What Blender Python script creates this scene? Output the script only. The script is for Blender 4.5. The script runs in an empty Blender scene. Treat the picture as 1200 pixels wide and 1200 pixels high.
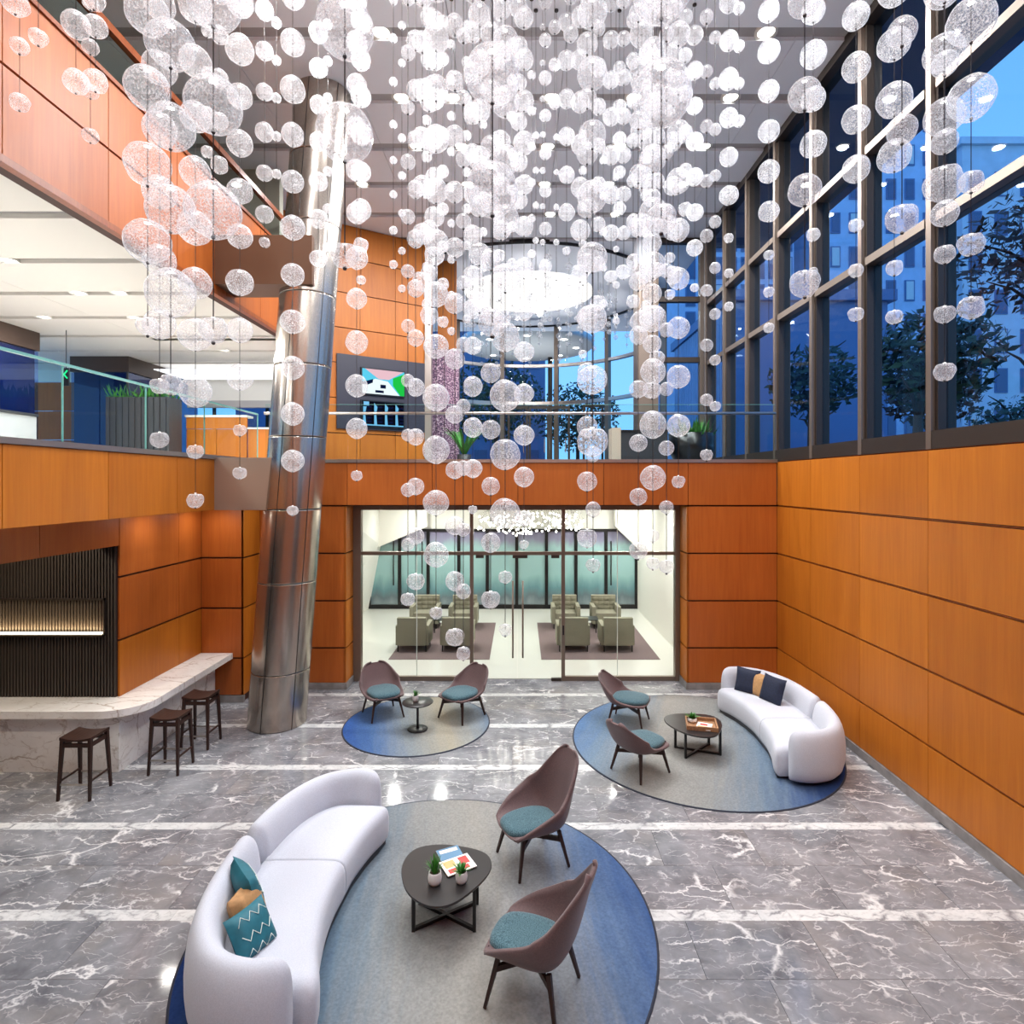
import bpy, bmesh, math, random
from mathutils import Vector, Matrix, noise as mnoise
random.seed(7)
R = math.radians
PI = math.pi
scene = bpy.context.scene
COL = scene.collection

# ------------------------------------------------------------------ camera
F, CX, CY, H = 690.0, 610.0, 565.0, 4.0
cam_d = bpy.data.cameras.new('camera')
cam = bpy.data.objects.new('camera', cam_d); COL.objects.link(cam)
cam.location = (0, 0, H); cam.rotation_euler = (R(90), 0, 0)
cam_d.sensor_width = 36.0; cam_d.sensor_fit = 'HORIZONTAL'
cam_d.lens = 36.0 * F / 1200.0
cam_d.shift_x = (600.0 - CX) / 1200.0
cam_d.shift_y = (CY - 600.0) / 1200.0
cam_d.clip_end = 500
scene.camera = cam

# ------------------------------------------------------------------ world
world = bpy.data.worlds.new('dusk_sky'); scene.world = world
world.use_nodes = True
wn = world.node_tree.nodes; wl = world.node_tree.links
wn.clear()
wo = wn.new('ShaderNodeOutputWorld'); wb = wn.new('ShaderNodeBackground')
wtc = wn.new('ShaderNodeTexCoord'); wsx = wn.new('ShaderNodeSeparateXYZ'); wr = wn.new('ShaderNodeValToRGB')
wl.new(wtc.outputs['Generated'], wsx.inputs[0]); wl.new(wsx.outputs['Z'], wr.inputs[0])
wr.color_ramp.elements[0].position = 0.0; wr.color_ramp.elements[0].color = (0.25, 0.57, 0.96, 1)
wr.color_ramp.elements[1].position = 0.8; wr.color_ramp.elements[1].color = (0.09, 0.28, 0.74, 1)
wl.new(wr.outputs[0], wb.inputs[0]); wb.inputs[1].default_value = 1.3
wl.new(wb.outputs[0], wo.inputs[0])

vs = scene.view_settings
vs.view_transform = 'Standard'; vs.look = 'None'; vs.gamma = 1.0
vs.use_curve_mapping = False
vs.exposure = 0.3
cy = scene.cycles
cy.max_bounces = 10; cy.diffuse_bounces = 5; cy.glossy_bounces = 4
cy.transmission_bounces = 6; cy.transparent_max_bounces = 64
cy.use_denoising = True
cy.sample_clamp_indirect = 6.0
cy.caustics_reflective = False; cy.caustics_refractive = False


def at(x, y, Y):
    return Vector(((x - CX) / F * Y, Y, H - (y - CY) / F * Y))


# ------------------------------------------------------------------ materials
MATS = {}


def srgb(r, g, b):
    def c(v):
        v /= 255.0
        return v / 12.92 if v <= 0.04045 else ((v + 0.055) / 1.055) ** 2.4
    return (c(r), c(g), c(b), 1.0)


class NT:
    def __init__(self, name):
        m = bpy.data.materials.new(name); m.use_nodes = True
        self.m = m; self.n = m.node_tree.nodes; self.l = m.node_tree.links
        self.n.clear(); self.out = self.n.new('ShaderNodeOutputMaterial')
        MATS[name] = m

    def new(self, t, **kw):
        nd = self.n.new(t)
        for k, v in kw.items():
            setattr(nd, k, v)
        return nd

    def link(self, a, b):
        self.l.new(a, b)

    def bsdf(self, col=(0.5, 0.5, 0.5, 1), rough=0.5, metal=0.0, spec=0.5):
        b = self.new('ShaderNodeBsdfPrincipled')
        b.inputs['Base Color'].default_value = col
        b.inputs['Roughness'].default_value = rough
        b.inputs['Metallic'].default_value = metal
        b.inputs['Specular IOR Level'].default_value = spec
        self.link(b.outputs[0], self.out.inputs[0])
        return b

    def coords(self, scale=(1, 1, 1), rand=True, kind='Object'):
        tc = self.new('ShaderNodeTexCoord')
        mp = self.new('ShaderNodeMapping'); mp.inputs['Scale'].default_value = scale
        if rand:
            oi = self.new('ShaderNodeObjectInfo')
            mu = self.new('ShaderNodeVectorMath', operation='MULTIPLY_ADD')
            mu.inputs[1].default_value = (37.0, 19.0, 53.0)
            self.link(oi.outputs['Random'], mu.inputs[0]); self.link(tc.outputs[kind], mu.inputs[2])
            self.link(mu.outputs[0], mp.inputs[0])
        else:
            self.link(tc.outputs[kind], mp.inputs[0])
        return mp.outputs[0]

    def ramp(self, src, stops):
        r = self.new('ShaderNodeValToRGB'); e = r.color_ramp.elements
        while len(e) < len(stops):
            e.new(0.5)
        for i, (p, c) in enumerate(stops):
            e[i].position = p; e[i].color = c
        self.link(src, r.inputs[0])
        return r.outputs[0]

    def noise(self, vec, scale=5, detail=4, rough=0.5, dist=0.0):
        t = self.new('ShaderNodeTexNoise'); t.inputs['Scale'].default_value = scale
        t.inputs['Detail'].default_value = detail; t.inputs['Roughness'].default_value = rough
        t.inputs['Distortion'].default_value = dist
        self.link(vec, t.inputs['Vector'])
        return t

    def mix(self, fac, a, b, blend='MIX'):
        x = self.new('ShaderNodeMix', data_type='RGBA', blend_type=blend)
        for s, v in ((0, fac), (6, a), (7, b)):
            if hasattr(v, 'links') or hasattr(v, 'is_linked'):
                self.link(v, x.inputs[s])
            else:
                x.inputs[s].default_value = v
        return x.outputs[2]

    def math(self, op, a, b=0.0, clamp=False):
        x = self.new('ShaderNodeMath', operation=op); x.use_clamp = clamp
        for s, v in ((0, a), (1, b)):
            if hasattr(v, 'is_linked'):
                self.link(v, x.inputs[s])
            else:
                x.inputs[s].default_value = v
        return x.outputs[0]

    def bump(self, h, bs, strength=0.2, dist=0.01):
        b = self.new('ShaderNodeBump'); b.inputs['Strength'].default_value = strength
        b.inputs['Distance'].default_value = dist
        self.link(h, b.inputs['Height']); self.link(b.outputs[0], bs.inputs['Normal'])


def simple(name, col, rough=0.5, metal=0.0, spec=0.5, var=0.0, nscale=8, bump=0.0):
    t = NT(name); b = t.bsdf(col, rough, metal, spec)
    if var or bump:
        n = t.noise(t.coords(), nscale, 3)
        if var:
            d = tuple(c * (1 - var) for c in col[:3]) + (1,)
            l = tuple(min(1, c * (1 + var)) for c in col[:3]) + (1,)
            t.link(t.ramp(n.outputs[0], [(0.3, d), (0.7, l)]), b.inputs['Base Color'])
        if bump:
            t.bump(n.outputs[0], b, bump)
    return t.m


def emis(name, col, strength):
    t = NT(name); e = t.new('ShaderNodeEmission')
    e.inputs[0].default_value = col; e.inputs[1].default_value = strength
    t.link(e.outputs[0], t.out.inputs[0])
    return t.m


def wood(name, c0, c1, rough=0.32):
    t = NT(name); b = t.bsdf(c0, rough)
    v = t.coords((9, 9, 0.45))
    n = t.noise(v, 2.2, 6, 0.6, 0.6)
    v2 = t.coords((2.2, 2.2, 0.35))
    n2 = t.noise(v2, 1.3, 2)
    base = t.ramp(n.outputs[0], [(0.25, c0), (0.75, c1)])
    oi = t.new('ShaderNodeObjectInfo')
    tone = t.ramp(oi.outputs['Random'], [(0.0, (0.86, 0.82, 0.78, 1)), (1.0, (1.0, 1.0, 1.0, 1))])
    base = t.mix(1.0, base, tone, 'MULTIPLY')
    blot = t.ramp(n2.outputs[0], [(0.3, (0.88, 0.86, 0.84, 1)), (0.7, (1, 1, 1, 1))])
    base = t.mix(1.0, base, blot, 'MULTIPLY')
    t.link(base, b.inputs['Base Color'])
    b.inputs['Specular IOR Level'].default_value = 0.35
    return t.m


wood('wood_panel', srgb(176, 98, 24), srgb(193, 115, 33), 0.42)
wood('wood_panel_red', srgb(172, 88, 33), srgb(190, 105, 42), 0.4)
wood('wood_dark', srgb(42, 26, 22), srgb(62, 40, 32), 0.4)
wood('wood_rail', srgb(130, 62, 26), srgb(160, 84, 38), 0.35)
simple('joint_dark', srgb(60, 28, 14), 0.7)
simple('white_paint', srgb(226, 224, 216), 0.6)
simple('ceiling_panel', srgb(238, 242, 248), 0.55)
simple('ceiling_slot', srgb(170, 167, 167), 0.6)
simple('mezz_ceiling', srgb(226, 222, 214), 0.6)
simple('mezz_slot', srgb(150, 147, 145), 0.6)
simple('grey_wall', srgb(150, 148, 134), 0.6)
simple('brown_bulkhead', srgb(96, 66, 46), 0.5)
simple('dark_bulkhead', srgb(62, 46, 36), 0.5)
simple('charcoal', srgb(48, 48, 52), 0.45)
simple('navy_panel', srgb(42, 40, 52), 0.4)
simple('black_metal', srgb(26, 25, 26), 0.4, 0.3)
simple('black_top', srgb(36, 34, 34), 0.32)
simple('bronze', srgb(126, 112, 100), 0.36, 0.6)
simple('bronze_dark', srgb(66, 58, 52), 0.42, 0.6)
simple('steel_cap', srgb(190, 182, 174), 0.28, 0.9)
simple('steel_plate', srgb(172, 152, 136), 0.35, 0.5)
simple('chrome', srgb(200, 200, 200), 0.15, 1.0)
simple('cable', srgb(70, 66, 66), 0.5, 0.5)
simple('baseboard_stone', srgb(132, 128, 126), 0.3, var=0.25, nscale=6)
simple('vest_floor', srgb(222, 222, 214), 0.18)
simple('mauve_rug', srgb(120, 104, 104), 0.95, var=0.1, nscale=30)
simple('olive_fabric', srgb(140, 138, 120), 0.85, var=0.06, nscale=60)
simple('plastic_black', srgb(14, 14, 16), 0.3)
simple('pot_white', srgb(225, 222, 218), 0.5, var=0.05, nscale=20)
simple('soil', srgb(58, 42, 30), 0.95)
simple('leaf', srgb(58, 120, 42), 0.5, var=0.35, nscale=20)
simple('leaf_dark', srgb(34, 62, 40), 0.6, var=0.4, nscale=3)
simple('leaf_autumn', srgb(84, 60, 40), 0.6, var=0.4, nscale=3)
simple('bark', srgb(60, 50, 44), 0.9)
simple('street', srgb(110, 112, 118), 0.8)
simple('stone_facade', srgb(226, 226, 226), 0.8, var=0.06, nscale=1)
simple('facade_blue', srgb(196, 210, 228), 0.5, var=0.08, nscale=1)
simple('facade_dark', srgb(96, 120, 158), 0.4)
simple('win_dark', srgb(84, 104, 134), 0.15)
simple('office_dark', srgb(34, 46, 72), 0.3)
simple('win_lit', srgb(220, 222, 215), 0.4)
simple('soffit_out', srgb(70, 90, 120), 0.6)
simple('wicker', srgb(150, 110, 76), 0.7, var=0.3, nscale=60)
simple('paper', srgb(232, 228, 220), 0.6)
simple('paper_red', srgb(196, 60, 56), 0.6)
simple('paper_blue', srgb(90, 130, 160), 0.6)
simple('paper_tan', srgb(206, 170, 110), 0.6)
simple('cushion_teal', srgb(22, 96, 110), 0.6, var=0.15, nscale=14, bump=0.1)
simple('cushion_navy', srgb(18, 28, 52), 0.8, var=0.25, nscale=40, bump=0.1)
simple('cushion_tan', srgb(172, 130, 84), 0.75, var=0.15, nscale=30, bump=0.1)
simple('piping_white', srgb(206, 214, 206), 0.6)
simple('beige_box', srgb(190, 170, 150), 0.5)
emis('lamp_glow', (1.0, 0.95, 0.88, 1), 9.0)
emis('globe_lamp', (1.0, 0.98, 0.96, 1), 5.0)
emis('disc_glow', (1.0, 0.98, 0.96, 1), 1.15)
emis('cove_glow', (0.95, 0.96, 1.0, 1), 1.2)
emis('strip_warm', (1.0, 0.80, 0.5, 1), 7.0)
emis('bulb_glow', (1.0, 0.93, 0.82, 1), 14.0)
emis('exit_green', (0.02, 0.9, 0.25, 1), 1.6)
for nm, c, s in (('scr_cyan', srgb(90, 200, 230), 0.9), ('scr_white', srgb(225, 238, 240), 0.95), ('scr_pink', srgb(226, 186, 196), 0.9),
                 ('scr_green', srgb(30, 190, 70), 0.9), ('scr_navy', srgb(12, 24, 60), 0.8), ('scr_black', srgb(8, 10, 22), 0.8), ('scr_sky', srgb(120, 190, 235), 0.9)):
    emis(nm, c, s)


def fabric(name, c0, c1, scale, rough=0.9, bump=0.15):
    t = NT(name); b = t.bsdf(c0, rough, 0, 0.25)
    n = t.noise(t.coords(), scale, 2, 0.6)
    t.link(t.ramp(n.outputs[0], [(0.35, c0), (0.65, c1)]), b.inputs['Base Color'])
    t.bump(n.outputs[0], b, bump, 0.004)
    b.inputs['Sheen Weight'].default_value = 0.2
    return t.m


fabric('sofa_fabric', srgb(184, 187, 196), srgb(196, 199, 208), 120)
fabric('shell_leather', srgb(88, 68, 68), srgb(100, 78, 77), 90, 0.55, 0.08)
fabric('seat_teal', srgb(34, 62, 72), srgb(90, 120, 128), 130, 0.95, 0.3)


def marble(name, base0, base1, vein, scale=1.0, rough=0.12, vw=0.012, patch=None):
    t = NT(name); b = t.bsdf(base0, rough, 0, 0.5)
    v = t.coords((scale, scale, scale))
    n = t.noise(v, 1.7, 7, 0.65, 0.5)
    col = t.ramp(n.outputs[0], [(0.3, base0), (0.7, base1)])
    if patch:
        n3 = t.noise(v, 0.9, 4, 0.6)
        f = t.ramp(n3.outputs[0], [(0.52, (0, 0, 0, 1)), (0.72, (0.7, 0.7, 0.7, 1))])
        col = t.mix(f, col, patch)
    # veins: thin iso-lines of stretched, gently warped noise
    nd = t.noise(v, 2.6, 4, 0.6)
    add = t.new('ShaderNodeVectorMath', operation='MULTIPLY_ADD')
    add.inputs[1].default_value = (0.36, 0.36, 0.36)
    t.link(nd.outputs['Color'], add.inputs[0]); t.link(v, add.inputs[2])
    st = t.new('ShaderNodeMapping'); st.inputs['Rotation'].default_value = (0, 0, 0.42); st.inputs['Scale'].default_value = (0.5, 1.7, 1.0)
    t.link(add.outputs[0], st.inputs[0])
    for sc, w, k, th in ((0.95, vw, 0.95, 0.44), (2.3, vw * 1.3, 0.65, 0.47), (5.5, vw * 2.2, 0.32, 0.42)):
        nv = t.new('ShaderNodeTexVoronoi', feature='DISTANCE_TO_EDGE'); nv.inputs['Scale'].default_value = sc
        t.link(st.outputs[0], nv.inputs['Vector'])
        wv = t.noise(v, 3.0 * sc, 2)
        d = t.math('MULTIPLY', nv.outputs['Distance'], t.math('ADD', wv.outputs[0], 0.45))
        f = t.ramp(d, [(0.0, (k, k, k, 1)), (w, (0, 0, 0, 1))])
        nb = t.noise(v, 1.6 * sc, 2)
        m = t.ramp(nb.outputs[0], [(th, (0, 0, 0, 1)), (th + 0.12, (1, 1, 1, 1))])
        f = t.math('MULTIPLY', f, m)
        col = t.mix(f, col, vein)
    t.link(col, b.inputs['Base Color'])
    return t.m


marble('marble_grey', srgb(92, 93, 98), srgb(144, 145, 149), srgb(216, 215, 214), 1.2, 0.085, 0.018, srgb(136, 131, 127))
marble('marble_white', srgb(186, 188, 188), srgb(212, 212, 210), srgb(116, 116, 120), 2.2, 0.13, 0.05)
marble('marble_counter', srgb(226, 222, 216), srgb(238, 236, 231), srgb(170, 154, 138), 1.0, 0.2, 0.018)


def rug_mat(name, stops, ang, radius):
    t = NT(name); b = t.bsdf((0.5, 0.5, 0.5, 1), 0.95, 0, 0.1)
    v = t.coords((1, 1, 1), rand=False)
    mp = t.new('ShaderNodeMapping'); mp.inputs['Rotation'].default_value = (0, 0, -ang); t.link(v, mp.inputs[0])
    sx = t.new('ShaderNodeSeparateXYZ'); t.link(mp.outputs[0], sx.inputs[0])
    st = t.new('ShaderNodeMapping'); st.inputs['Scale'].default_value = (5.0, 0.5, 1); t.link(mp.outputs[0], st.inputs[0])
    n = t.noise(st.outputs[0], 2.0, 3, 0.6)
    fine = t.noise(v, 45, 2)
    p = t.math('ADD', t.math('DIVIDE', sx.outputs[0], 2 * radius), 0.5)
    p = t.math('ADD', p, t.math('MULTIPLY', t.math('SUBTRACT', n.outputs[0], 0.5), 0.16))
    col = t.ramp(p, stops)
    sp = t.ramp(fine.outputs[0], [(0.3, (0.82, 0.82, 0.82, 1)), (0.7, (1.08, 1.08, 1.08, 1))])
    t.link(t.mix(1.0, col, sp, 'MULTIPLY'), b.inputs['Base Color'])
    t.bump(fine.outputs[0], b, 0.2, 0.004)
    return t.m


rug_mat('rug_front', [(0.0, srgb(26, 46, 96)), (0.14, srgb(46, 70, 114)), (0.3, srgb(96, 114, 128)), (0.46, srgb(132, 133, 131)), (0.62, srgb(142, 140, 134)), (0.78, srgb(126, 131, 136)), (0.88, srgb(86, 106, 136)), (1.0, srgb(58, 82, 124))], 0.1, 2.05)
rug_mat('rug_side', [(0.0, srgb(84, 112, 150)), (0.14, srgb(108, 126, 142)), (0.34, srgb(142, 140, 134)), (0.55, srgb(132, 134, 132)), (0.72, srgb(100, 116, 132)), (0.88, srgb(48, 70, 112)), (1.0, srgb(30, 50, 98))], -0.35, 1.97)
rug_mat('rug_small', [(0.0, srgb(44, 76, 138)), (0.2, srgb(72, 100, 142)), (0.42, srgb(124, 132, 136)), (0.68, srgb(150, 144, 128)), (0.86, srgb(130, 136, 138)), (1.0, srgb(104, 120, 138))], 0.25, 1.2)
simple('rug_edge', srgb(40, 46, 60), 0.9)


def ball_mat():
    t = NT('bubble_glass')
    tr = t.new('ShaderNodeBsdfTransparent'); tr.inputs[0].default_value = (0.99, 0.99, 0.995, 1)
    gl = t.new('ShaderNodeBsdfGlossy'); gl.inputs[0].default_value = (1, 1, 1, 1); gl.inputs['Roughness'].default_value = 0.1
    df = t.new('ShaderNodeBsdfDiffuse'); df.inputs[0].default_value = (0.98, 0.98, 0.985, 1)
    tl = t.new('ShaderNodeBsdfTranslucent'); tl.inputs[0].default_value = (0.98, 0.98, 0.985, 1)
    md = t.new('ShaderNodeMixShader'); md.inputs[0].default_value = 0.5
    t.link(df.outputs[0], md.inputs[1]); t.link(tl.outputs[0], md.inputs[2])
    v = t.coords((1, 1, 1))
    lw = t.new('ShaderNodeLayerWeight'); lw.inputs[0].default_value = 0.5
    g = lambda k: (k, k, k, 1)
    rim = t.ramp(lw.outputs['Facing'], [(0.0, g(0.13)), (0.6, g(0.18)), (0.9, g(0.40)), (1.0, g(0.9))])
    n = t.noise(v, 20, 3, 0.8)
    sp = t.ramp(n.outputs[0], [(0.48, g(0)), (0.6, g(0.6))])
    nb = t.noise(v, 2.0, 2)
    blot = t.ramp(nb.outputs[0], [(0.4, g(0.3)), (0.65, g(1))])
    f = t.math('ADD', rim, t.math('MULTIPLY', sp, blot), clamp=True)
    m1 = t.new('ShaderNodeMixShader')
    t.link(f, m1.inputs[0]); t.link(tr.outputs[0], m1.inputs[1]); t.link(md.outputs[0], m1.inputs[2])
    fr = t.new('ShaderNodeFresnel'); fr.inputs[0].default_value = 1.3
    ge = t.new('ShaderNodeNewGeometry')
    fr2 = t.math('MULTIPLY', t.math('MULTIPLY', fr.outputs[0], 0.45), t.math('SUBTRACT', 1.0, ge.outputs['Backfacing']))
    bp = t.new('ShaderNodeBump'); bp.inputs['Strength'].default_value = 0.25; bp.inputs['Distance'].default_value = 0.05
    t.link(n.outputs[0], bp.inputs['Height']); t.link(bp.outputs[0], gl.inputs['Normal'])
    m2 = t.new('ShaderNodeMixShader')
    t.link(fr2, m2.inputs[0]); t.link(m1.outputs[0], m2.inputs[1]); t.link(gl.outputs[0], m2.inputs[2])
    t.link(m2.outputs[0], t.out.inputs[0])


ball_mat()


def glass(name, tint, ior=1.45, rough=0.0, frost=0.0, frost_col=(1, 1, 1, 1)):
    t = NT(name)
    tr = t.new('ShaderNodeBsdfTransparent'); tr.inputs[0].default_value = tint
    gl = t.new('ShaderNodeBsdfGlossy'); gl.inputs['Roughness'].default_value = rough
    fr = t.new('ShaderNodeFresnel'); fr.inputs[0].default_value = ior
    base = tr.outputs[0]
    if frost:
        d = t.new('ShaderNodeBsdfDiffuse'); d.inputs[0].default_value = frost_col
        mm = t.new('ShaderNodeMixShader'); mm.inputs[0].default_value = frost
        t.link(base, mm.inputs[1]); t.link(d.outputs[0], mm.inputs[2]); base = mm.outputs[0]
    m = t.new('ShaderNodeMixShader')
    ge = t.new('ShaderNodeNewGeometry')
    ff = t.math('MULTIPLY', fr.outputs[0], t.math('SUBTRACT', 1.0, ge.outputs['Backfacing']))
    t.link(ff, m.inputs[0]); t.link(base, m.inputs[1]); t.link(gl.outputs[0], m.inputs[2])
    t.link(m.outputs[0], t.out.inputs[0])


glass('pane_clear', (0.97, 0.985, 0.98, 1), 1.18)
glass('pane_rail', (0.90, 0.96, 0.95, 1), 1.25)
glass('pane_window', (0.80, 0.90, 1.0, 1), 1.22)
glass('pane_blue', (0.6, 0.7, 0.95, 1), 1.6)
glass('pane_table', (0.5, 0.6, 0.6, 1), 1.5)
simple('glass_edge', srgb(120, 176, 166), 0.2)

# frosted teal glass with vertical fade
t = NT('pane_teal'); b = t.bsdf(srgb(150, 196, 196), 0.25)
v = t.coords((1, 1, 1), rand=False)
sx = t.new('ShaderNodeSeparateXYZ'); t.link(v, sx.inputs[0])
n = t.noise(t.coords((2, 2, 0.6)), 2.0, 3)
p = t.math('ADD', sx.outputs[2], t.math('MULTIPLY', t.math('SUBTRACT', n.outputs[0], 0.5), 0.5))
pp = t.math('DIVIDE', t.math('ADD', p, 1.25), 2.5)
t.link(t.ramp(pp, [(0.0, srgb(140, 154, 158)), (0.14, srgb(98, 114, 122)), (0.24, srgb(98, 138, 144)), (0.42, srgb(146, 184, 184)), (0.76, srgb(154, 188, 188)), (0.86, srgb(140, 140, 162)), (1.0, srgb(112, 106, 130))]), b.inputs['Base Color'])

# brushed steel for the column
t = NT('column_steel'); b = t.bsdf(srgb(176, 164, 150), 0.22, 0.92)
v = t.coords((1, 1, 0.6), rand=False)
n = t.noise(v, 90, 2)
t.link(t.ramp(n.outputs[0], [(0.3, srgb(168, 158, 146)), (0.7, srgb(186, 176, 166))]), b.inputs['Base Color'])
b.inputs['Roughness'].default_value = 0.22

# ribbed dark wall
simple('ribbed', srgb(58, 50, 44), 0.5)
t = NT('mosaic_pink'); b = t.bsdf(srgb(170, 130, 150), 0.5)
n = t.noise(t.coords(), 26, 2)
t.link(t.ramp(n.outputs[0], [(0.4, srgb(56, 38, 66)), (0.52, srgb(128, 86, 112)), (0.66, srgb(204, 182, 190))]), b.inputs['Base Color'])


# ------------------------------------------------------------------ mesh tools
class MB:
    def __init__(self):
        self.v = []; self.f = []; self.mi = []; self.sm = []

    def add(self, vs, fs, mi=0, smooth=False):
        o = len(self.v); self.v += [tuple(p) for p in vs]
        for f in fs:
            self.f.append(tuple(i + o for i in f)); self.mi.append(mi); self.sm.append(smooth)

    def box(self, x0, x1, y0, y1, z0, z1, mi=0, M=None):
        p = [(x, y, z) for z in (z0, z1) for y in (y0, y1) for x in (x0, x1)]
        if M is not None:
            p = [M @ Vector(q) for q in p]
        self.add(p, [(0, 2, 3, 1), (4, 5, 7, 6), (0, 1, 5, 4), (2, 6, 7, 3), (0, 4, 6, 2), (1, 3, 7, 5)], mi)

    def bar(self, a, b, w, h, w2=None, h2=None, mi=0):
        """tapered rectangular bar from a to b"""
        a = Vector(a); b = Vector(b); d = (b - a).normalized()
        up = Vector((0, 0, 1)) if abs(d.z) < 0.9 else Vector((1, 0, 0))
        s = d.cross(up).normalized(); u = s.cross(d)
        w2 = w if w2 is None else w2; h2 = h if h2 is None else h2
        p = []
        for c, ww, hh in ((a, w, h), (b, w2, h2)):
            for sx, sy in ((-1, -1), (1, -1), (1, 1), (-1, 1)):
                p.append(c + s * sx * ww / 2 + u * sy * hh / 2)
        self.add(p, [(3, 2, 1, 0), (4, 5, 6, 7), (0, 1, 5, 4), (1, 2, 6, 5), (2, 3, 7, 6), (3, 0, 4, 7)], mi)

    def tube(self, path, r, n=8, mi=0, smooth=True, caps=True):
        P = [Vector(p) for p in path]
        rs = r if isinstance(r, (list, tuple)) else [r] * len(P)
        vs = []; ref = None
        for i, p in enumerate(P):
            d = (P[min(i + 1, len(P) - 1)] - P[max(i - 1, 0)]).normalized()
            if ref is None:
                ref = Vector((1, 0, 0)) if abs(d.x) < 0.9 else Vector((0, 1, 0))
            s = (ref - d * ref.dot(d)).normalized(); ref = s; u = d.cross(s)
            for k in range(n):
                a = 2 * PI * k / n
                vs.append(p + (s * math.cos(a) + u * math.sin(a)) * rs[i])
        fs = [(i * n + k, i * n + (k + 1) % n, (i + 1) * n + (k + 1) % n, (i + 1) * n + k) for i in range(len(P) - 1) for k in range(n)]
        self.add(vs, fs, mi, smooth)
        if caps:
            o = len(self.v) - len(vs)
            self.f.append(tuple(o + k for k in reversed(range(n)))); self.mi.append(mi); self.sm.append(False)
            e = o + (len(P) - 1) * n
            self.f.append(tuple(e + k for k in range(n))); self.mi.append(mi); self.sm.append(False)

    def lathe(self, prof, n=24, c=(0, 0, 0), mi=0, smooth=True):
        vs = []
        for r, z in prof:
            for k in range(n):
                a = 2 * PI * k / n
                vs.append((c[0] + r * math.cos(a), c[1] + r * math.sin(a), c[2] + z))
        m = len(prof)
        fs = [(i * n + k, i * n + (k + 1) % n, (i + 1) * n + (k + 1) % n, (i + 1) * n + k) for i in range(m - 1) for k in range(n)]
        self.add(vs, fs, mi, smooth)

    def disc(self, r, z, n=24, c=(0, 0), mi=0, flip=False):
        vs = [(c[0] + r * math.cos(2 * PI * k / n), c[1] + r * math.sin(2 * PI * k / n), z) for k in range(n)]
        self.add(vs, [tuple(reversed(range(n))) if flip else tuple(range(n))], mi)

    def prism(self, poly, z0, z1, mi=0):
        n = len(poly)
        vs = [(x, y, z0) for x, y in poly] + [(x, y, z1) for x, y in poly]
        fs = [tuple(reversed(range(n))), tuple(range(n, 2 * n))] + [(i, (i + 1) % n, n + (i + 1) % n, n + i) for i in range(n)]
        self.add(vs, fs, mi)

    def layers(self, rings, mi=0, smooth=True):
        """closed loops stacked, capped at both ends"""
        n = len(rings[0]); vs = [p for r in rings for p in r]
        fs = [(i * n + k, i * n + (k + 1) % n, (i + 1) * n + (k + 1) % n, (i + 1) * n + k) for i in range(len(rings) - 1) for k in range(n)]
        fs.append(tuple(reversed(range(n)))); e = (len(rings) - 1) * n; fs.append(tuple(e + k for k in range(n)))
        self.add(vs, fs, mi, smooth)

    def sphere(self, c, r, seg=8, rings=6, mi=0):
        prof = [(max(1e-4, r * math.sin(PI * i / rings)), -r * math.cos(PI * i / rings)) for i in range(rings + 1)]
        self.lathe(prof, seg, c, mi)

    def mesh(self, name, mats):
        me = bpy.data.meshes.new(name); me.from_pydata(self.v, [], self.f)
        for m in (mats if isinstance(mats, (list, tuple)) else [mats]):
            me.materials.append(MATS[m])
        me.polygons.foreach_set('material_index', self.mi); me.polygons.foreach_set('use_smooth', self.sm)
        me.update()
        return me

    def build(self, name, mats, parent=None, loc=(0, 0, 0), rot=(0, 0, 0)):
        return link(name, self.mesh(name, mats), parent, loc, rot)


def link(name, me, parent=None, loc=(0, 0, 0), rot=(0, 0, 0), scale=None):
    o = bpy.data.objects.new(name, me); COL.objects.link(o)
    o.parent = parent; o.location = loc; o.rotation_euler = rot
    if scale is not None:
        o.scale = scale
    return o


def tag(o, label=None, cat=None, group=None, kind=None):
    if label: o['label'] = label
    if cat: o['category'] = cat
    if group: o['group'] = group
    if kind: o['kind'] = kind
    return o


def thing(name, label, cat, loc=(0, 0, 0), rotz=0.0, group=None):
    o = bpy.data.objects.new(name, None); COL.objects.link(o)
    o.empty_display_size = 0.1
    o.location = loc; o.rotation_euler = (0, 0, rotz)
    return tag(o, label, cat, group)


def struct(name, label, cat='structure'):
    o = bpy.data.objects.new(name, None); COL.objects.link(o)
    o.empty_display_size = 0.1
    return tag(o, label, cat, kind='structure')


BOXC = {}


def boxo(name, x0, x1, y0, y1, z0, z1, mat, parent=None):
    """a box object with origin at its centre, sharing mesh data between alike boxes"""
    key = (round(x1 - x0, 3), round(y1 - y0, 3), round(z1 - z0, 3), mat)
    if key not in BOXC:
        a, b_, c = (x1 - x0) / 2, (y1 - y0) / 2, (z1 - z0) / 2
        m = MB(); m.box(-a, a, -b_, b_, -c, c); BOXC[key] = m.mesh(name, mat)
    return link(name, BOXC[key], parent, ((x0 + x1) / 2, (y0 + y1) / 2, (z0 + z1) / 2))


def sbox(name, x0, x1, y0, y1, z0, z1, mat, label, cat='structure'):
    o = boxo(name, x0, x1, y0, y1, z0, z1, mat)
    return tag(o, label, cat, kind='structure')


def copy_tree(o, parent=None):
    c = o.copy(); COL.objects.link(c); c.parent = parent
    for ch in list(o.children):
        copy_tree(ch, c)
    return c


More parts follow.
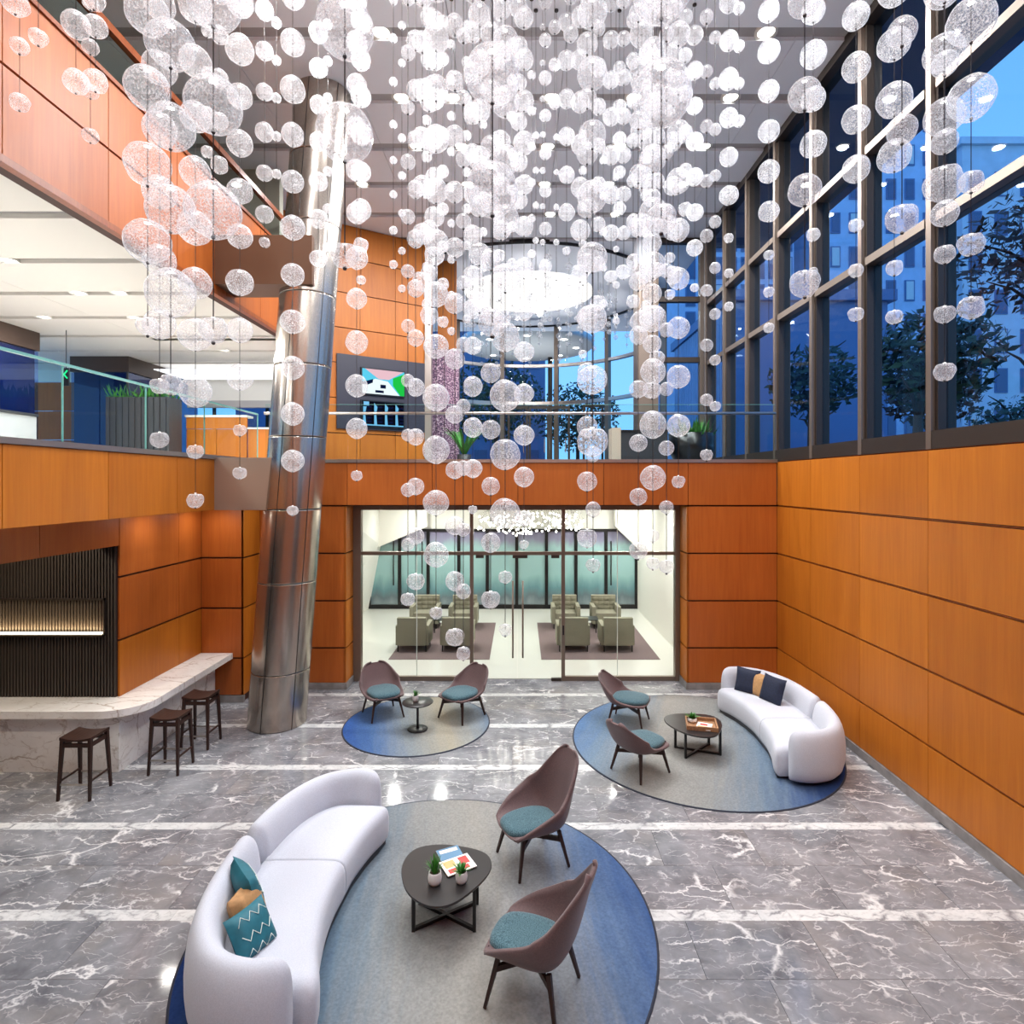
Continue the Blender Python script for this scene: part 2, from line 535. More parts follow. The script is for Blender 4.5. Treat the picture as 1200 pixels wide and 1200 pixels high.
def catmull(pts, per=6, closed=False):
    P = [Vector(p) for p in pts]; n = len(P); out = []
    rng = range(n if closed else n - 1)
    for i in rng:
        p0 = P[(i - 1) % n] if closed or i > 0 else P[0]
        p1 = P[i]; p2 = P[(i + 1) % n]
        p3 = P[(i + 2) % n] if closed or i + 2 < n else P[-1]
        for k in range(per):
            t_ = k / per
            out.append(0.5 * ((2 * p1) + (p2 - p0) * t_ + (2 * p0 - 5 * p1 + 4 * p2 - p3) * t_ ** 2 + (3 * p1 - p0 - 3 * p2 + p3) * t_ ** 3))
    if not closed:
        out.append(P[-1])
    return out


def light_area(name, loc, size, power, color=(1, 1, 1), rot=(0, 0, 0), parent=None, size_y=None, shape='DISK', spread=None):
    d = bpy.data.lights.new(name, 'AREA'); d.shape = shape; d.size = size
    if size_y: d.size_y = size_y
    d.energy = power; d.color = color
    if spread: d.spread = spread
    o = bpy.data.objects.new(name, d); COL.objects.link(o); o.location = loc; o.rotation_euler = rot; o.parent = parent
    return o

# ================================================================== STRUCTURE
XR, XL, YB, ZC = 4.95, -5.0, 11.36, 10.75
G = 0.012      # joint width
YJ = [-4.45 + 1.45 * i for i in range(15)]           # bay grid along Y: ... 5.70 7.15 8.60 10.05 11.50
ROWS = [(0.12, 0.80), (0.80, 1.71), (1.71, 2.625), (2.625, 3.545)]

# ---- floor with tiles and white strips
floor = sbox('floor', -14, 5.2, -4, 12.0, -0.25, -0.012, 'joint_dark', 'polished grey marble tile floor with narrow white marble strips', 'floor')
floor.data.materials.clear(); floor.data.materials.append(MATS['marble_grey'])
SY = [4.03 + 1.41 * k for k in range(-4, 6)]
def floor_piece(name, x0, x1, y0, y1, mat):
    o = boxo(name, x0, x1, y0, y1, -0.03, 0.0, mat, floor)
    o.location = o.location - floor.location
    return o
for k, sy in enumerate(SY):
    x = -8.6
    while x < 4.9:
        x1 = min(x + 2.7, 4.95)
        floor_piece('strip', x + 0.001, x1 - 0.001, sy - 0.07, sy + 0.07, 'marble_white'); x = x1
    nxt = SY[k + 1] if k + 1 < len(SY) else 11.95
    if sy < 2.5:
        floor_piece('slab', -8.6, 4.95, sy + 0.072, nxt - 0.072, 'marble_grey')
        continue
    rows = [(sy + 0.07, (sy + nxt) / 2), ((sy + nxt) / 2, nxt - 0.07)] if nxt - sy > 1 else [(sy + 0.07, nxt)]
    for j, (ya, yb) in enumerate(rows):
        x = -8.6 - 0.5 * j
        while x < 4.94:
            x1 = min(x + 1.06, 4.95)
            floor_piece('tile', max(x, -8.6) + 0.002, x1 - 0.002, ya + 0.002, yb - 0.002, 'marble_grey'); x = x1

# ---- right wall
wall_right = sbox('wall_right', 4.985, 5.25, -4, 16.4, 0, 4.40, 'joint_dark', 'long side wall of orange timber panels under the tall windows', 'wall')
def rpan(parent, name, x0, x1, y0, y1, z0, z1, mat):
    o = boxo(name, x0, x1, y0, y1, z0, z1, mat, parent)
    o.location = Vector(o.location) - Vector(parent.location)
    return o
ys = [2.8, 4.25, 5.70, 7.15, 8.60, 10.05, 11.36]
for a, b_ in zip(ys[:-1], ys[1:]):
    for z0, z1 in ROWS + [(3.545, 4.40)]:
        rpan(wall_right, 'panel', XR, 4.99, a + 0.004, b_ - 0.004, z0 + 0.016, z1 - 0.016, 'wood_panel')
        rpan(wall_right, 'bead', 4.965, 4.99, a, b_, z1 - 0.006, z1 + 0.006, 'wood_rail')
sbox('baseboard_right', 4.93, 5.0, -4, 11.36, 0.0, 0.125, 'baseboard_stone', 'grey stone baseboard along the timber side wall', 'baseboard')
sbox('wall_near', -14, 5.2, -4.3, -4.0, 0, ZC, 'wood_panel_red', 'timber wall closing the atrium behind the viewpoint', 'wall')

# ---- lower back wall: right and left of the glass doors
wall_back = sbox('wall_back', 3.25, 5.2, YB + 0.03, YB + 0.55, 0, 3.56, 'joint_dark', 'orange timber panel wall beside the glass doors near the curved sofa', 'wall')
for z0, z1 in ROWS:
    rpan(wall_back, 'panel', 3.22, 4.945, YB, YB + 0.035, z0 + 0.016, z1 - 0.016, 'wood_panel_red')
    rpan(wall_back, 'panel', 3.205, 3.245, YB + 0.0, YB + 0.52, z0 + 0.016, z1 - 0.016, 'wood_panel')
rpan(wall_back, 'plinth', 3.19, 4.93, YB - 0.02, YB + 0.03, 0, 0.125, 'baseboard_stone')
rpan(wall_back, 'plinth', 3.19, 3.24, YB - 0.02, YB + 0.52, 0, 0.124, 'baseboard_stone')
wall_backl = sbox('wall_back_left', -5.2, -3.41, YB + 0.03, YB + 0.55, 0, 3.56, 'joint_dark', 'orange timber panel wall between the steel column and the glass doors', 'wall')
for z0, z1 in ROWS:
    rpan(wall_backl, 'panel', -5.03, -4.22, YB, YB + 0.035, z0 + 0.016, z1 - 0.016, 'wood_panel_red')
    rpan(wall_backl, 'panel', -4.21, -3.38, YB, YB + 0.035, z0 + 0.016, z1 - 0.016, 'wood_panel_red')
    rpan(wall_backl, 'panel', -3.405, -3.365, YB, YB + 0.52, z0 + 0.016, z1 - 0.016, 'wood_panel')
rpan(wall_backl, 'plinth', -5.03, -3.35, YB - 0.02, YB + 0.03, 0, 0.125, 'baseboard_stone')
rpan(wall_backl, 'plinth', -3.4, -3.35, YB - 0.02, YB + 0.52, 0, 0.124, 'baseboard_stone')

# ---- left lower walls around the bar
wall_left = sbox('wall_left', -6.1, -5.83, 8.52, 10.75, 0, 3.56, 'joint_dark', 'timber panel wall above the marble counter', 'wall')
for z0, z1 in ROWS:
    for a, b_ in ((8.52, 10.0), (10.0, 10.70)):
        rpan(wall_left, 'panel', -5.84, -5.80, a + 0.004, b_ - 0.004, z0 + 0.016, z1 - 0.016, 'wood_panel_red' if z0 > 1 else 'wood_panel')
wall_left_end = sbox('wall_left_end', -6.1, -5.06, 10.73, 11.9, 0, 3.56, 'joint_dark', 'short timber panel wall at the end of the counter beside the column', 'wall')
for z0, z1 in ROWS:
    rpan(wall_left_end, 'panel', -5.795, -5.04, 10.70, 10.735, z0 + 0.016, z1 - 0.016, 'wood_panel_red')
    rpan(wall_left_end, 'panel', -5.07, -5.03, 10.70, YB - 0.005, z0 + 0.016, z1 - 0.016, 'wood_panel')
rpan(wall_left_end, 'plinth', -5.8, -5.02, 10.68, 10.73, 0, 0.125, 'baseboard_stone')
# header over the bar alcove
header = sbox('trim_1', -6.1, -5.83, -3.9, 8.51, 3.08, 3.545, 'joint_dark', 'timber header beam over the dark bar alcove', 'trim')
for a, b_ in zip([1.35, 2.8, 4.25, 5.7, 7.1], [2.8, 4.25, 5.7, 7.1, 8.51]):
    rpan(header, 'panel', -5.84, -5.80, a + 0.004, b_ - 0.004, 3.085, 3.54, 'wood_panel_red')
# ribbed end wall of the alcove with a lit niche
wall_alcove = sbox('wall_alcove', -14, -6.1, 8.525, 8.74, 0, 3.56, 'ribbed', 'dark ribbed alcove wall with a glowing horizontal niche', 'wall')
rib = MB(); rib.box(-0.012, 0.012, -0.02, 0.02, -0.5, 0.5)
ribm = rib.mesh('rib', 'ribbed')
x = -9.0
while x < -5.815:
    for z0, z1 in (((0.88, 1.80), (2.32, 3.56)) if x < -5.99 else ((0.88, 3.56),)):
        link('rib', ribm, wall_alcove, Vector((x, 8.505, (z0 + z1) / 2)) - wall_alcove.location, scale=(1, 1, z1 - z0))
    x += 0.045
mb = MB()
mb.box(-9.2, -5.98, 8.40, 8.52, 1.79, 1.82); mb.box(-9.2, -5.98, 8.46, 8.52, 2.30, 2.33); mb.box(-6.0, -5.98, 8.46, 8.52, 1.79, 2.33)
nf = mb.build('niche_frame', 'bronze_dark', wall_alcove, -wall_alcove.location)
x = -9.0
while x < -6.0:
    link('niche_rib', ribm, wall_alcove, Vector((x, 8.52, 2.06)) - wall_alcove.location, scale=(1, 0.6, 0.48)); x += 0.045
mb = MB(); mb.box(-9.2, -6.01, 8.44, 8.47, 1.822, 1.845)
mb.build('light_strip', 'strip_warm', wall_alcove, -wall_alcove.location)
light_area('niche_light', Vector((-7.4, 8.455, 1.86)) - wall_alcove.location, 2.7, 16, (1, 0.72, 0.4), (R(180), 0, 0), wall_alcove, 0.05, 'RECTANGLE')

# ---- second floor deck and fascias
sbox('floor_mezzanine', -14, -5.06, -4, 26, 3.60, 4.36, 'mezz_ceiling', 'upper floor slab on the mezzanine side', 'floor')
sbox('floor_bridge', -5.06, 5.2, YB + 0.06, 26.5, 3.62, 4.36, 'street', 'upper lobby floor slab behind the balustrade', 'floor')
fb = sbox('trim_2', -5.0, 4.95, YB + 0.03, YB + 0.06, 3.545, 4.38, 'joint_dark', 'timber balcony fascia above the glass doors', 'fascia')
xs = [-4.98, -3.34, -1.70, -0.05, 1.60, 3.23, 4.94]
for a, b_ in zip(xs[:-1], xs[1:]):
    rpan(fb, 'panel', a + 0.005, b_ - 0.005, YB - 0.01, YB + 0.035, 3.56, 4.37, 'wood_panel_red')
rpan(fb, 'cap', -5.0, 4.95, YB - 0.03, YB + 0.14, 4.375, 4.44, 'steel_cap')
fl = sbox('trim_3', -5.06, -5.03, -4, YB + 0.03, 3.545, 4.38, 'joint_dark', 'timber balcony fascia along the mezzanine', 'fascia')
for a, b_ in zip([1.35, 2.8, 4.25, 5.67, 7.13, 8.56, 9.6], [2.8, 4.25, 5.67, 7.13, 8.56, 9.6, 11.36]):
    rpan(fl, 'panel', -5.035, -4.99, a + 0.005, b_ - 0.005, 3.55, 4.37, 'wood_panel')
rpan(fl, 'cap', -5.12, -4.97, -4, YB, 4.375, 4.44, 'steel_cap')

# ---- third floor parapet
tp = sbox('wall_parapet', -5.2, -5.03, -4, 12.6, 7.08, 8.92, 'joint_dark', 'high timber parapet of the top floor with wooden handrail', 'parapet')
for a, b_ in zip([1.35, 2.8, 4.25, 5.67, 7.13, 8.56, 10.0, 11.3], [2.8, 4.25, 5.67, 7.13, 8.56, 10.0, 11.3, 12.6]):
    rpan(tp, 'panel', -5.035, -4.99, a + 0.006, b_ - 0.006, 7.15, 8.02, 'wood_panel_red')
    rpan(tp, 'panel', -5.035, -4.99, a + 0.006, b_ - 0.006, 8.05, 8.88, 'wood_panel_red')
rpan(tp, 'lip', -5.06, -4.965, -4, 12.6, 7.07, 7.145, 'wood_rail')
rpan(tp, 'cap', -5.2, -4.965, -4, 12.6, 8.885, 8.94, 'wood_rail')
rpan(tp, 'handrail', -5.07, -4.99, -4, 12.6, 9.50, 9.60, 'wood_rail')
for a, b_ in zip([2.8, 5.67, 8.56], [5.67, 8.56, 12.6]):
    rpan(tp, 'pane', -5.045, -5.03, a + 0.01, b_ - 0.01, 8.93, 9.51, 'pane_rail')
sbox('floor_top', -8.0, -5.2, -4, 14, 7.3, 8.0, 'grey_wall', 'top floor slab behind the parapet', 'floor')
wtop = sbox('wall_top', -8.1, -7.9, -4, 14, 8.0, ZC, 'grey_wall', 'grey wall of the top floor corridor', 'wall')
sbox('wall_top_end', -8.0, -5.2, 12.7, 12.9, 7.1, ZC, 'grey_wall', 'grey end wall of the top floor corridor', 'wall')
for z in (8.75, 9.6):
    rpan(wtop, 'joint', -7.91, -7.895, -4, 14, z, z + 0.02, 'ceiling_slot')

# ---- steel and brown brackets between the floors and the column
o = tag(boxo('column_bracket', -5.0, -3.70, 9.60, 10.1, 3.545, 4.40, 'steel_plate'), 'brushed steel bracket joining balcony edge to leaning column', 'bracket')
o = tag(boxo('column_beam', -5.0, -3.40, 9.60, 10.3, 7.23, 8.03, 'brown_bulkhead'), 'brown boxed beam joining the upper parapet to the column', 'beam')

# ---- main ceiling
ceiling = sbox('ceiling', -8.2, 5.3, -4.2, 26.5, ZC + 0.06, ZC + 0.4, 'ceiling_slot', 'high grey panelled ceiling with long recessed slots', 'ceiling')
yy = 8.87 - 1.5 * 8
while yy < 15.5:
    a, b_ = yy + 0.13, yy + 1.37
    if b_ > 7.0:
        xs = [-8.0, -6.3, -4.55, -2.80, -1.05, 0.70, 2.45, 4.20, 5.28]
        for x0, x1 in zip(xs[:-1], xs[1:]):
            rpan(ceiling, 'panel', x0 + 0.006, x1 - 0.006, a, b_, ZC, ZC + 0.07, 'ceiling_panel')
    else:
        rpan(ceiling, 'panel', -8.0, 5.28, a, b_, ZC, ZC + 0.07, 'ceiling_panel')
    yy += 1.5
rpan(ceiling, 'panel', -8.0, 5.28, yy + 0.13, 16.55, ZC, ZC + 0.07, 'ceiling_panel')
# rotunda ring recess
RC = (0.25, 21.0); RR = 4.45
def ring_piece(r0, r1, z0, z1, n=72):
    m = MB(); prof = [(r0, z0), (r1, z0), (r1, z1), (r0, z1), (r0, z0)]
    m.lathe(prof, n, (RC[0], RC[1], 0)); return m
lo = Vector(ceiling.location)
ring_piece(RR, RR + 0.09, ZC - 0.05, ZC + 0.05).build('ring_trim', 'black_metal', ceiling, -lo)
m = MB(); m.box(-8, 5.28, 16.55, 26.4, ZC + 0.01, ZC + 0.06); m.build('panel', 'ceiling_panel', ceiling, -lo)
m = MB(); m.lathe([(0.01, ZC), (2.3, ZC), (2.3, ZC + 0.03)], 48, (0.30, 21.1, 0)); m.build('light_disc', 'disc_glow', ceiling, -lo)

# ---- downlights
def downlight(x, y, z, power, size=0.16, label='round recessed downlight in the high ceiling slot', group='downlights of the high ceiling', col=(0.985, 0.985, 1.0), lsize=None):
    t_ = thing('downlight', label, 'downlight', (x, y, z), 0, group)
    m_ = MB(); m_.lathe([(size * 0.62, -0.005), (size * 0.85, -0.02), (size * 0.85, 0.03), (size * 0.62, 0.03)], 20); m_.build('trim_ring', 'white_paint', t_)
    m_ = MB(); m_.disc(size * 0.62, 0.008, 20, flip=True); m_.build('lens', 'lamp_glow', t_)
    if power:
        light_area('lamp', (0, 0, -0.03), lsize or size, power, col, (0, 0, 0), t_)
    return t_
P_MAIN = 74
for yy in (-0.13 - 1.5, 1.37, 4.37, 7.37, 8.87, 10.37, 11.88, 13.38):
    for x in ((-3.6, 3.7) if 8 < yy < 9.5 else (-3.6, -1.2, 0.55, 2.0, 3.7) if yy < 0 or yy > 8 else (-2.9, 4.0)):
        if 8 < yy < 12.5 and x < -2: x = -2.1
        downlight(x, yy, ZC + 0.025, P_MAIN * (1.0 if yy < 0 or yy > 8 else 1.6), 0.2)
for yy in (14.88,):
    for x in (0.75, 2.4):
        downlight(x, yy, ZC + 0.025, 60, 0.2)

# ---- mezzanine ceiling
mc = sbox('ceiling_mezzanine', -14, -5.06, -4, 22, 7.16, 7.30, 'mezz_slot', 'low white mezzanine ceiling with thin recessed slots', 'ceiling')
yy = 5.41 - 1.42 * 2
k = 0
while yy < 19:
    w0, w1 = yy + 0.09, yy + 1.42 - 0.09
    for x0, x1 in ((-14, -11.0), (-11.0, -8.0), (-8.0, -5.06)):
        rpan(mc, 'panel', x0 + 0.004, x1 - 0.004, w0, w1, 7.10, 7.17, 'mezz_ceiling')
    yy += 1.42; k += 1
ml = 'round downlight in the white mezzanine ceiling'
for px, py in ((10, 305), (92, 343), (158, 372)):
    Y_ = 3.12 * F / (CY - py); X_ = (px - CX) / F * Y_
    downlight(X_, Y_, 7.12, 60, 0.16, ml, 'mezzanine downlights')
for X_, Y_ in ((-7.0, 5.41), (-6.6, 9.67), (-9.0, 11.1), (-7.0, 13.9), (-9.5, 6.83), (-6.5, 2.57)):
    downlight(X_, Y_, 7.12, 60, 0.16, ml, 'mezzanine downlights')
# lower soffit lights over the bar
for X_, Y_ in ((-6.6, 7.4), (-6.9, 6.0)):
    downlight(X_, Y_, 3.58, 22, 0.12, 'small downlight in the soffit over the bar counter', 'bar soffit downlights', (1, 0.86, 0.68))
for Y_ in (9.0, 10.2):  # fill lights added to brighten the timber wall above the counter
    downlight(-5.36, Y_, 3.58, 5, 0.2, 'flush fill light added over the narrow arm of the bar counter', 'added counter arm fill lights', (1, 0.95, 0.88))
for X_ in (-3.0, -1.9, 2.3, 3.2):
    downlight(X_, 14.0, 3.49, 34, 0.16, 'round downlight in the white lounge ceiling behind the glass doors', 'white lounge downlights', (1, 0.98, 0.94))
    downlight(X_, 17.2, 3.49, 34, 0.16, 'round downlight in the white lounge ceiling behind the glass doors', 'white lounge downlights', (1, 0.98, 0.94))

# ---- right window wall
w1 = struct('window_1', 'tall bronze framed window wall along the side of the atrium', 'window')
Z1, Z2 = 7.18, 8.78
wy = [-2.99, -1.55, -0.1, 1.35, 2.80, 4.25, 5.70, 7.15, 8.60, 10.05, 11.50, 12.95, 14.40, 15.85]
for y_ in wy:
    boxo('mullion', 4.95, 5.25, y_ - 0.045, y_ + 0.045, 4.40, ZC + 0.05, 'bronze', w1)
    boxo('mullion_cover', 5.0, 5.22, y_ - 0.10, y_ + 0.10, 4.60, ZC + 0.05, 'bronze_dark', w1)
for a, b_ in zip(wy[:-1], wy[1:]):
    boxo('sill', 4.955, 5.25, a + 0.045, b_ - 0.045, 4.40, 4.62, 'bronze_dark', w1)
    for z in (Z1, Z2):
        boxo('transom', 4.97, 5.22, a + 0.10, b_ - 0.10, z - 0.055, z + 0.055, 'bronze', w1)
    boxo('head', 4.95, 5.25, a + 0.045, b_ - 0.045, ZC - 0.14, ZC + 0.05, 'bronze_dark', w1)
    for z0, z1 in ((4.62, Z1 - 0.055), (Z1 + 0.055, Z2 - 0.055), (Z2 + 0.055, ZC - 0.14)):
        boxo('pane', 5.10, 5.12, a + 0.10, b_ - 0.10, z0, z1, 'pane_window', w1)
# ---- rear bay beside the rotunda
w2 = struct('window_2', 'bronze framed rear window bay beside the rotunda', 'window')
YW = 16.3
for x0, x1 in ((3.70, 3.80), (4.95, 5.15)):
    boxo('mullion', x0, x1, YW - 0.08, YW + 0.12, 4.36, ZC, 'bronze', w2)
for z in (7.38, 9.05, ZC - 0.08):
    boxo('transom', 3.80, 4.95, YW - 0.06, YW + 0.1, z - 0.07, z + 0.07, 'bronze_dark', w2)
for z0, z1 in ((4.36, 7.31), (7.45, 8.98), (9.12, ZC - 0.15)):
    boxo('pane', 3.80, 4.95, YW, YW + 0.02, z0, z1, 'pane_window', w2)
sbox('wall_pier', 3.22, 3.70, YW - 0.1, YW + 0.5, 4.36, 10.0, 'bronze', 'bronze clad pier between rear window and rotunda', 'pier')
sbox('wall_pier_head', 3.22, 3.70, YW - 0.1, YW + 0.5, 10.0, ZC, 'ceiling_panel', 'white head above the bronze pier', 'pier')
# ---- rotunda glazing (back half of a cylinder)
w3 = struct('window_3', 'curved glass wall of the rotunda entrance', 'window')
def rp(a, r): return Vector((RC[0] + r * math.sin(a), RC[1] + r * math.cos(a), 0))
angs = [R(d) for d in (-88, -62, -38, -13, 16, 45, 72, 95)]
for a in angs:
    p = rp(a, 4.75); m = MB(); m.box(-0.09, 0.09, -0.1, 0.1, 4.36, ZC)
    m.build('mullion', 'bronze', w3, p, (0, 0, -a))
for a0, a1 in zip(angs[:-1], angs[1:]):
    for z0, z1 in ((4.5, 7.36), (7.5, 9.0), (9.12, ZC)):
        m = MB(); n_ = 6
        for i in range(n_):
            b0 = a0 + (a1 - a0) * i / n_; b1 = a0 + (a1 - a0) * (i + 1) / n_
            p0, p1 = rp(b0, 4.75), rp(b1, 4.75)
            m.add([(p0.x, p0.y, z0), (p1.x, p1.y, z0), (p1.x, p1.y, z1), (p0.x, p0.y, z1)], [(0, 1, 2, 3)], 0, True)
        m.build('pane', 'pane_window', w3)
    for z, hgt, mt in ((7.43, 0.07, 'steel_cap'), (9.06, 0.06, 'steel_cap'), (4.43, 0.07, 'bronze_dark')):
        m = MB(); rings = []
        for i in range(9):
            b0 = a0 + (a1 - a0) * i / 8
            q0, q1 = rp(b0, 4.66), rp(b0, 4.84)
            rings.append([(q0.x, q0.y, z - hgt), (q1.x, q1.y, z - hgt), (q1.x, q1.y, z + hgt), (q0.x, q0.y, z + hgt)])
        m.layers(rings, 0, False); m.build('transom', mt, w3)
# entrance doors in the rotunda glazing
for xd in (-0.55, 0.35, 1.25, 2.6):
    d_ = struct('door_2', 'dark framed entrance door in the rotunda glazing', 'door')
    d_.location = (xd, 25.2 if xd < 2 else 24.6, 4.36)
    for x0, x1, z0, z1 in ((0, 0.09, 0, 2.9), (0.78, 0.87, 0, 2.9), (0.09, 0.78, 2.78, 2.9), (0.09, 0.78, 0, 0.25)):
        boxo('door_frame', x0, x1, 0, 0.06, z0, z1, 'bronze_dark', d_)
    boxo('handle', 0.66, 0.69, -0.06, -0.02, 0.9, 1.5, 'chrome', d_)
# ---- timber wall with screens at the rear of the upper lobby
A = Vector((-5.9, 14.55, 0)); B = Vector((-2.62, 16.72, 0))
ang = math.atan2(B.y - A.y, B.x - A.x); LW = (B - A).length
tvw = thing('wall_screens', None, None, (A.x, A.y, 0), ang); tag(tvw, 'angled timber panel wall with video screens in the upper lobby', 'wall', kind='structure')
boxo('core', 0, LW, 0.04, 0.3, 4.36, ZC, 'joint_dark', tvw)
nx = 4
zs = [4.36, 5.28, 6.2, 7.12, 8.04, 8.96, 9.88, ZC]
for i in range(nx):
    for z0, z1 in zip(zs[:-1], zs[1:]):
        boxo('panel', LW * i / nx + 0.006, LW * (i + 1) / nx - 0.006, 0, 0.045, z0 + 0.012, z1 - 0.012, 'wood_panel', tvw)
def wall_hit(px, py):
    # ray through a photo point meets the angled wall: returns (along, z)
    d = Vector(((px - CX) / F, 1.0)); n2 = Vector((-(B.y - A.y), B.x - A.x)); n2.normalize()
    k_ = (Vector((A.x, A.y)).dot(n2)) / d.dot(n2)
    p = d * k_
    return (p - Vector((A.x, A.y))).length, H - (py - CY) / F * k_
s0, za = wall_hit(394, 414); s1, zb = wall_hit(503, 424); _, zc = wall_hit(394, 502)
dp = tag(boxo('screen_backboard', s0, s1, -0.05, -0.002, zc, za, 'navy_panel'), 'dark panel carrying two video screens on the angled timber wall', 'panel')
def place_on_wall(o):
    l = Vector(o.location); o.location = (A.x + l.x * math.cos(ang) - l.y * math.sin(ang), A.y + l.x * math.sin(ang) + l.y * math.cos(ang), l.z); o.rotation_euler = (0, 0, ang)
place_on_wall(dp)
def screen(px0, px1, py0, py1, label, polys):
    a0, zt = wall_hit(px0, py0); a1, _ = wall_hit(px1, py0); _, zl = wall_hit(px0, py1)
    t_ = thing('video_screen', label, 'screen', (A.x + a0 * math.cos(ang) + 0.11 * math.sin(ang), A.y + a0 * math.sin(ang) - 0.11 * math.cos(ang), zl), ang, None)
    w_, h_ = a1 - a0, zt - zl
    boxo('bezel', -0.03, w_ + 0.03, 0.0, 0.055, -0.03, h_ + 0.03, 'plastic_black', t_)
    m = MB(); names = []
    for mat_, pts, lay in polys:
        if mat_ not in names: names.append(mat_)
        y_ = -0.001 - 0.0008 * lay
        m.add([(u * w_, y_, v_ * h_) for u, v_ in pts], [tuple(range(len(pts)))], names.index(mat_))
    m.build('picture', names, t_)
rect = lambda u0, u1, v0, v1: [(u0, v0), (u1, v0), (u1, v1), (u0, v1)]
screen(423, 472, 432, 461, 'upper video screen showing a bright white and green interior', [
    ('scr_cyan', rect(0, 1, 0, 1), 0), ('scr_pink', [(0.06, 1), (0.98, 1), (0.62, 0.62), (0.38, 0.62)], 1), ('scr_white', [(0, 0), (0.88, 0), (0.6, 0.55), (0.3, 0.62), (0.0, 0.35)], 1),
    ('scr_green', [(0.9, 0.0), (1, 0), (1, 0.92), (0.72, 0.7), (0.72, 0.4)], 2), ('scr_navy', [(0.0, 0.45), (0.25, 0.6), (0.24, 0.45), (0.12, 0.35), (0, 0.36)], 2),
    ('scr_navy', rect(0.42, 0.55, 0.25, 0.4), 2), ('scr_cyan', [(0.02, 0.98), (0.3, 0.72), (0.28, 0.62), (0.02, 0.62)], 2), ('scr_navy', rect(0.3, 0.5, 0.06, 0.16), 2)])
pl = [('scr_black', rect(0, 1, 0, 1), 0), ('scr_sky', rect(0.0, 1, 0.02, 0.07), 1), ('scr_sky', rect(0.03, 0.16, 0.82, 0.98), 1)]
for i in range(4):
    u = 0.02 + 0.26 * i
    pl.append(('scr_sky', [(u, 0.07), (u + 0.07, 0.07), (u + 0.05, 0.5), (u + 0.08, 0.78), (u, 0.95 if i else 0.78)], 1))
    for k in range(5):
        pl.append(('scr_navy', rect(u + 0.09, u + 0.2, 0.14 + 0.15 * k, 0.22 + 0.15 * k), 1))
screen(423, 471, 470, 499, 'lower video screen showing dark columns with pale blue bands', pl)
# pale trim and mosaic panel left of the rotunda
sbox('trim_4', -2.70, -2.52, 16.6, 16.9, 4.36, 10.3, 'steel_cap', 'pale vertical edge trim at the end of the screen wall', 'trim')
wr_ = sbox('wall_rotunda', -4.6, -4.4, 16.9, 21.0, 4.36, ZC, 'joint_dark', 'timber wall running back beside the rotunda', 'wall')
m = MB(); m.box(0, 0.02, 0, 0.05, 0, 3.2)
mp_ = thing('mosaic_panel', 'pink and white speckled tall art panel beside the rotunda', 'panel', (-2.68, 17.4, 4.36))
boxo('face', 0, 0.42, 0, 0.06, 0, 3.55, 'mosaic_pink', mp_); boxo('face', 0.44, 0.86, 0, 0.06, 0, 3.55, 'mosaic_pink', mp_)
boxo('back_frame', 0, 0.86, 0.06, 0.1, 0, 3.58, 'bronze_dark', mp_)
sbox('wall_rotunda_timber', -2.52, -1.95, 17.9, 18.0, 8.0, ZC - 0.02, 'wood_panel', 'timber wall piece between trim and rotunda glass', 'wall')

# ---- glass doors to the white lounge
YD = 11.88
dd = struct('door_1', 'wide glass door wall with bronze frame below the balcony', 'door')
gx0, gx1 = -3.37, 3.21
boxo('jamb', gx0 - 0.05, gx0 + 0.16, YD - 0.05, YD + 0.1, 0, 3.56, 'bronze', dd); boxo('jamb', gx1 - 0.10, gx1 + 0.05, YD - 0.05, YD + 0.1, 0, 3.56, 'bronze', dd)
boxo('head', gx0 + 0.16, gx1 - 0.1, YD - 0.05, YD + 0.1, 3.44, 3.56, 'bronze', dd)
for x_ in (-0.985, 0.86):
    boxo('post', x_ - 0.035, x_ + 0.035, YD - 0.04, YD + 0.06, 0, 3.44, 'bronze', dd)
for x0, x1 in ((gx0 + 0.16, -1.02), (-0.95, 0.825), (0.895, gx1 - 0.1)):
    boxo('transom', x0, x1, YD - 0.03, YD + 0.05, 2.53, 2.60, 'bronze', dd)
for x0, x1 in ((gx0 + 0.16, -1.02), (0.895, gx1 - 0.1)):
    boxo('bottom_rail', x0, x1, YD - 0.03, YD + 0.05, 0, 0.085, 'bronze', dd)
for x0, x1, z0, z1 in ((gx0 + 0.16, -2.1, 0.09, 2.53), (-2.09, -1.02, 0.09, 2.53), (-0.95, -0.07, 0.02, 2.53), (-0.055, 0.825, 0.02, 2.53), (0.895, 1.95, 0.09, 2.53), (1.96, gx1 - 0.1, 0.09, 2.53),
                       (gx0 + 0.16, -1.02, 2.6, 3.44), (-0.95, 0.825, 2.6, 3.44), (0.895, gx1 - 0.1, 2.6, 3.44)):
    boxo('pane', x0, x1, YD, YD + 0.015, z0, z1, 'pane_clear', dd)
for x_ in (1.955, -2.095):
    boxo('pane_edge', x_ - 0.006, x_ + 0.006, YD - 0.004, YD + 0.02, 0.09, 3.44, 'piping_white', dd)
for x_ in (-0.155, 0.045):
    m = MB(); m.tube([(x_, YD - 0.06, 0.47), (x_, YD - 0.06, 2.02)], 0.018, 8)
    for z in (0.6, 1.9): m.tube([(x_, YD - 0.06, z), (x_, YD + 0.01, z)], 0.012, 6)
    m.build('handle', 'bronze', dd)
for x_ in (-0.9, -0.16, 0.62):
    boxo('pivot', x_, x_ + (0.3 if x_ == -0.16 else 0.16), YD - 0.045, YD + 0.03, 2.47, 2.53, 'bronze_dark', dd)
boxo('pivot', 0.62, 0.82, YD - 0.045, YD + 0.03, 0.0, 0.05, 'bronze_dark', dd)
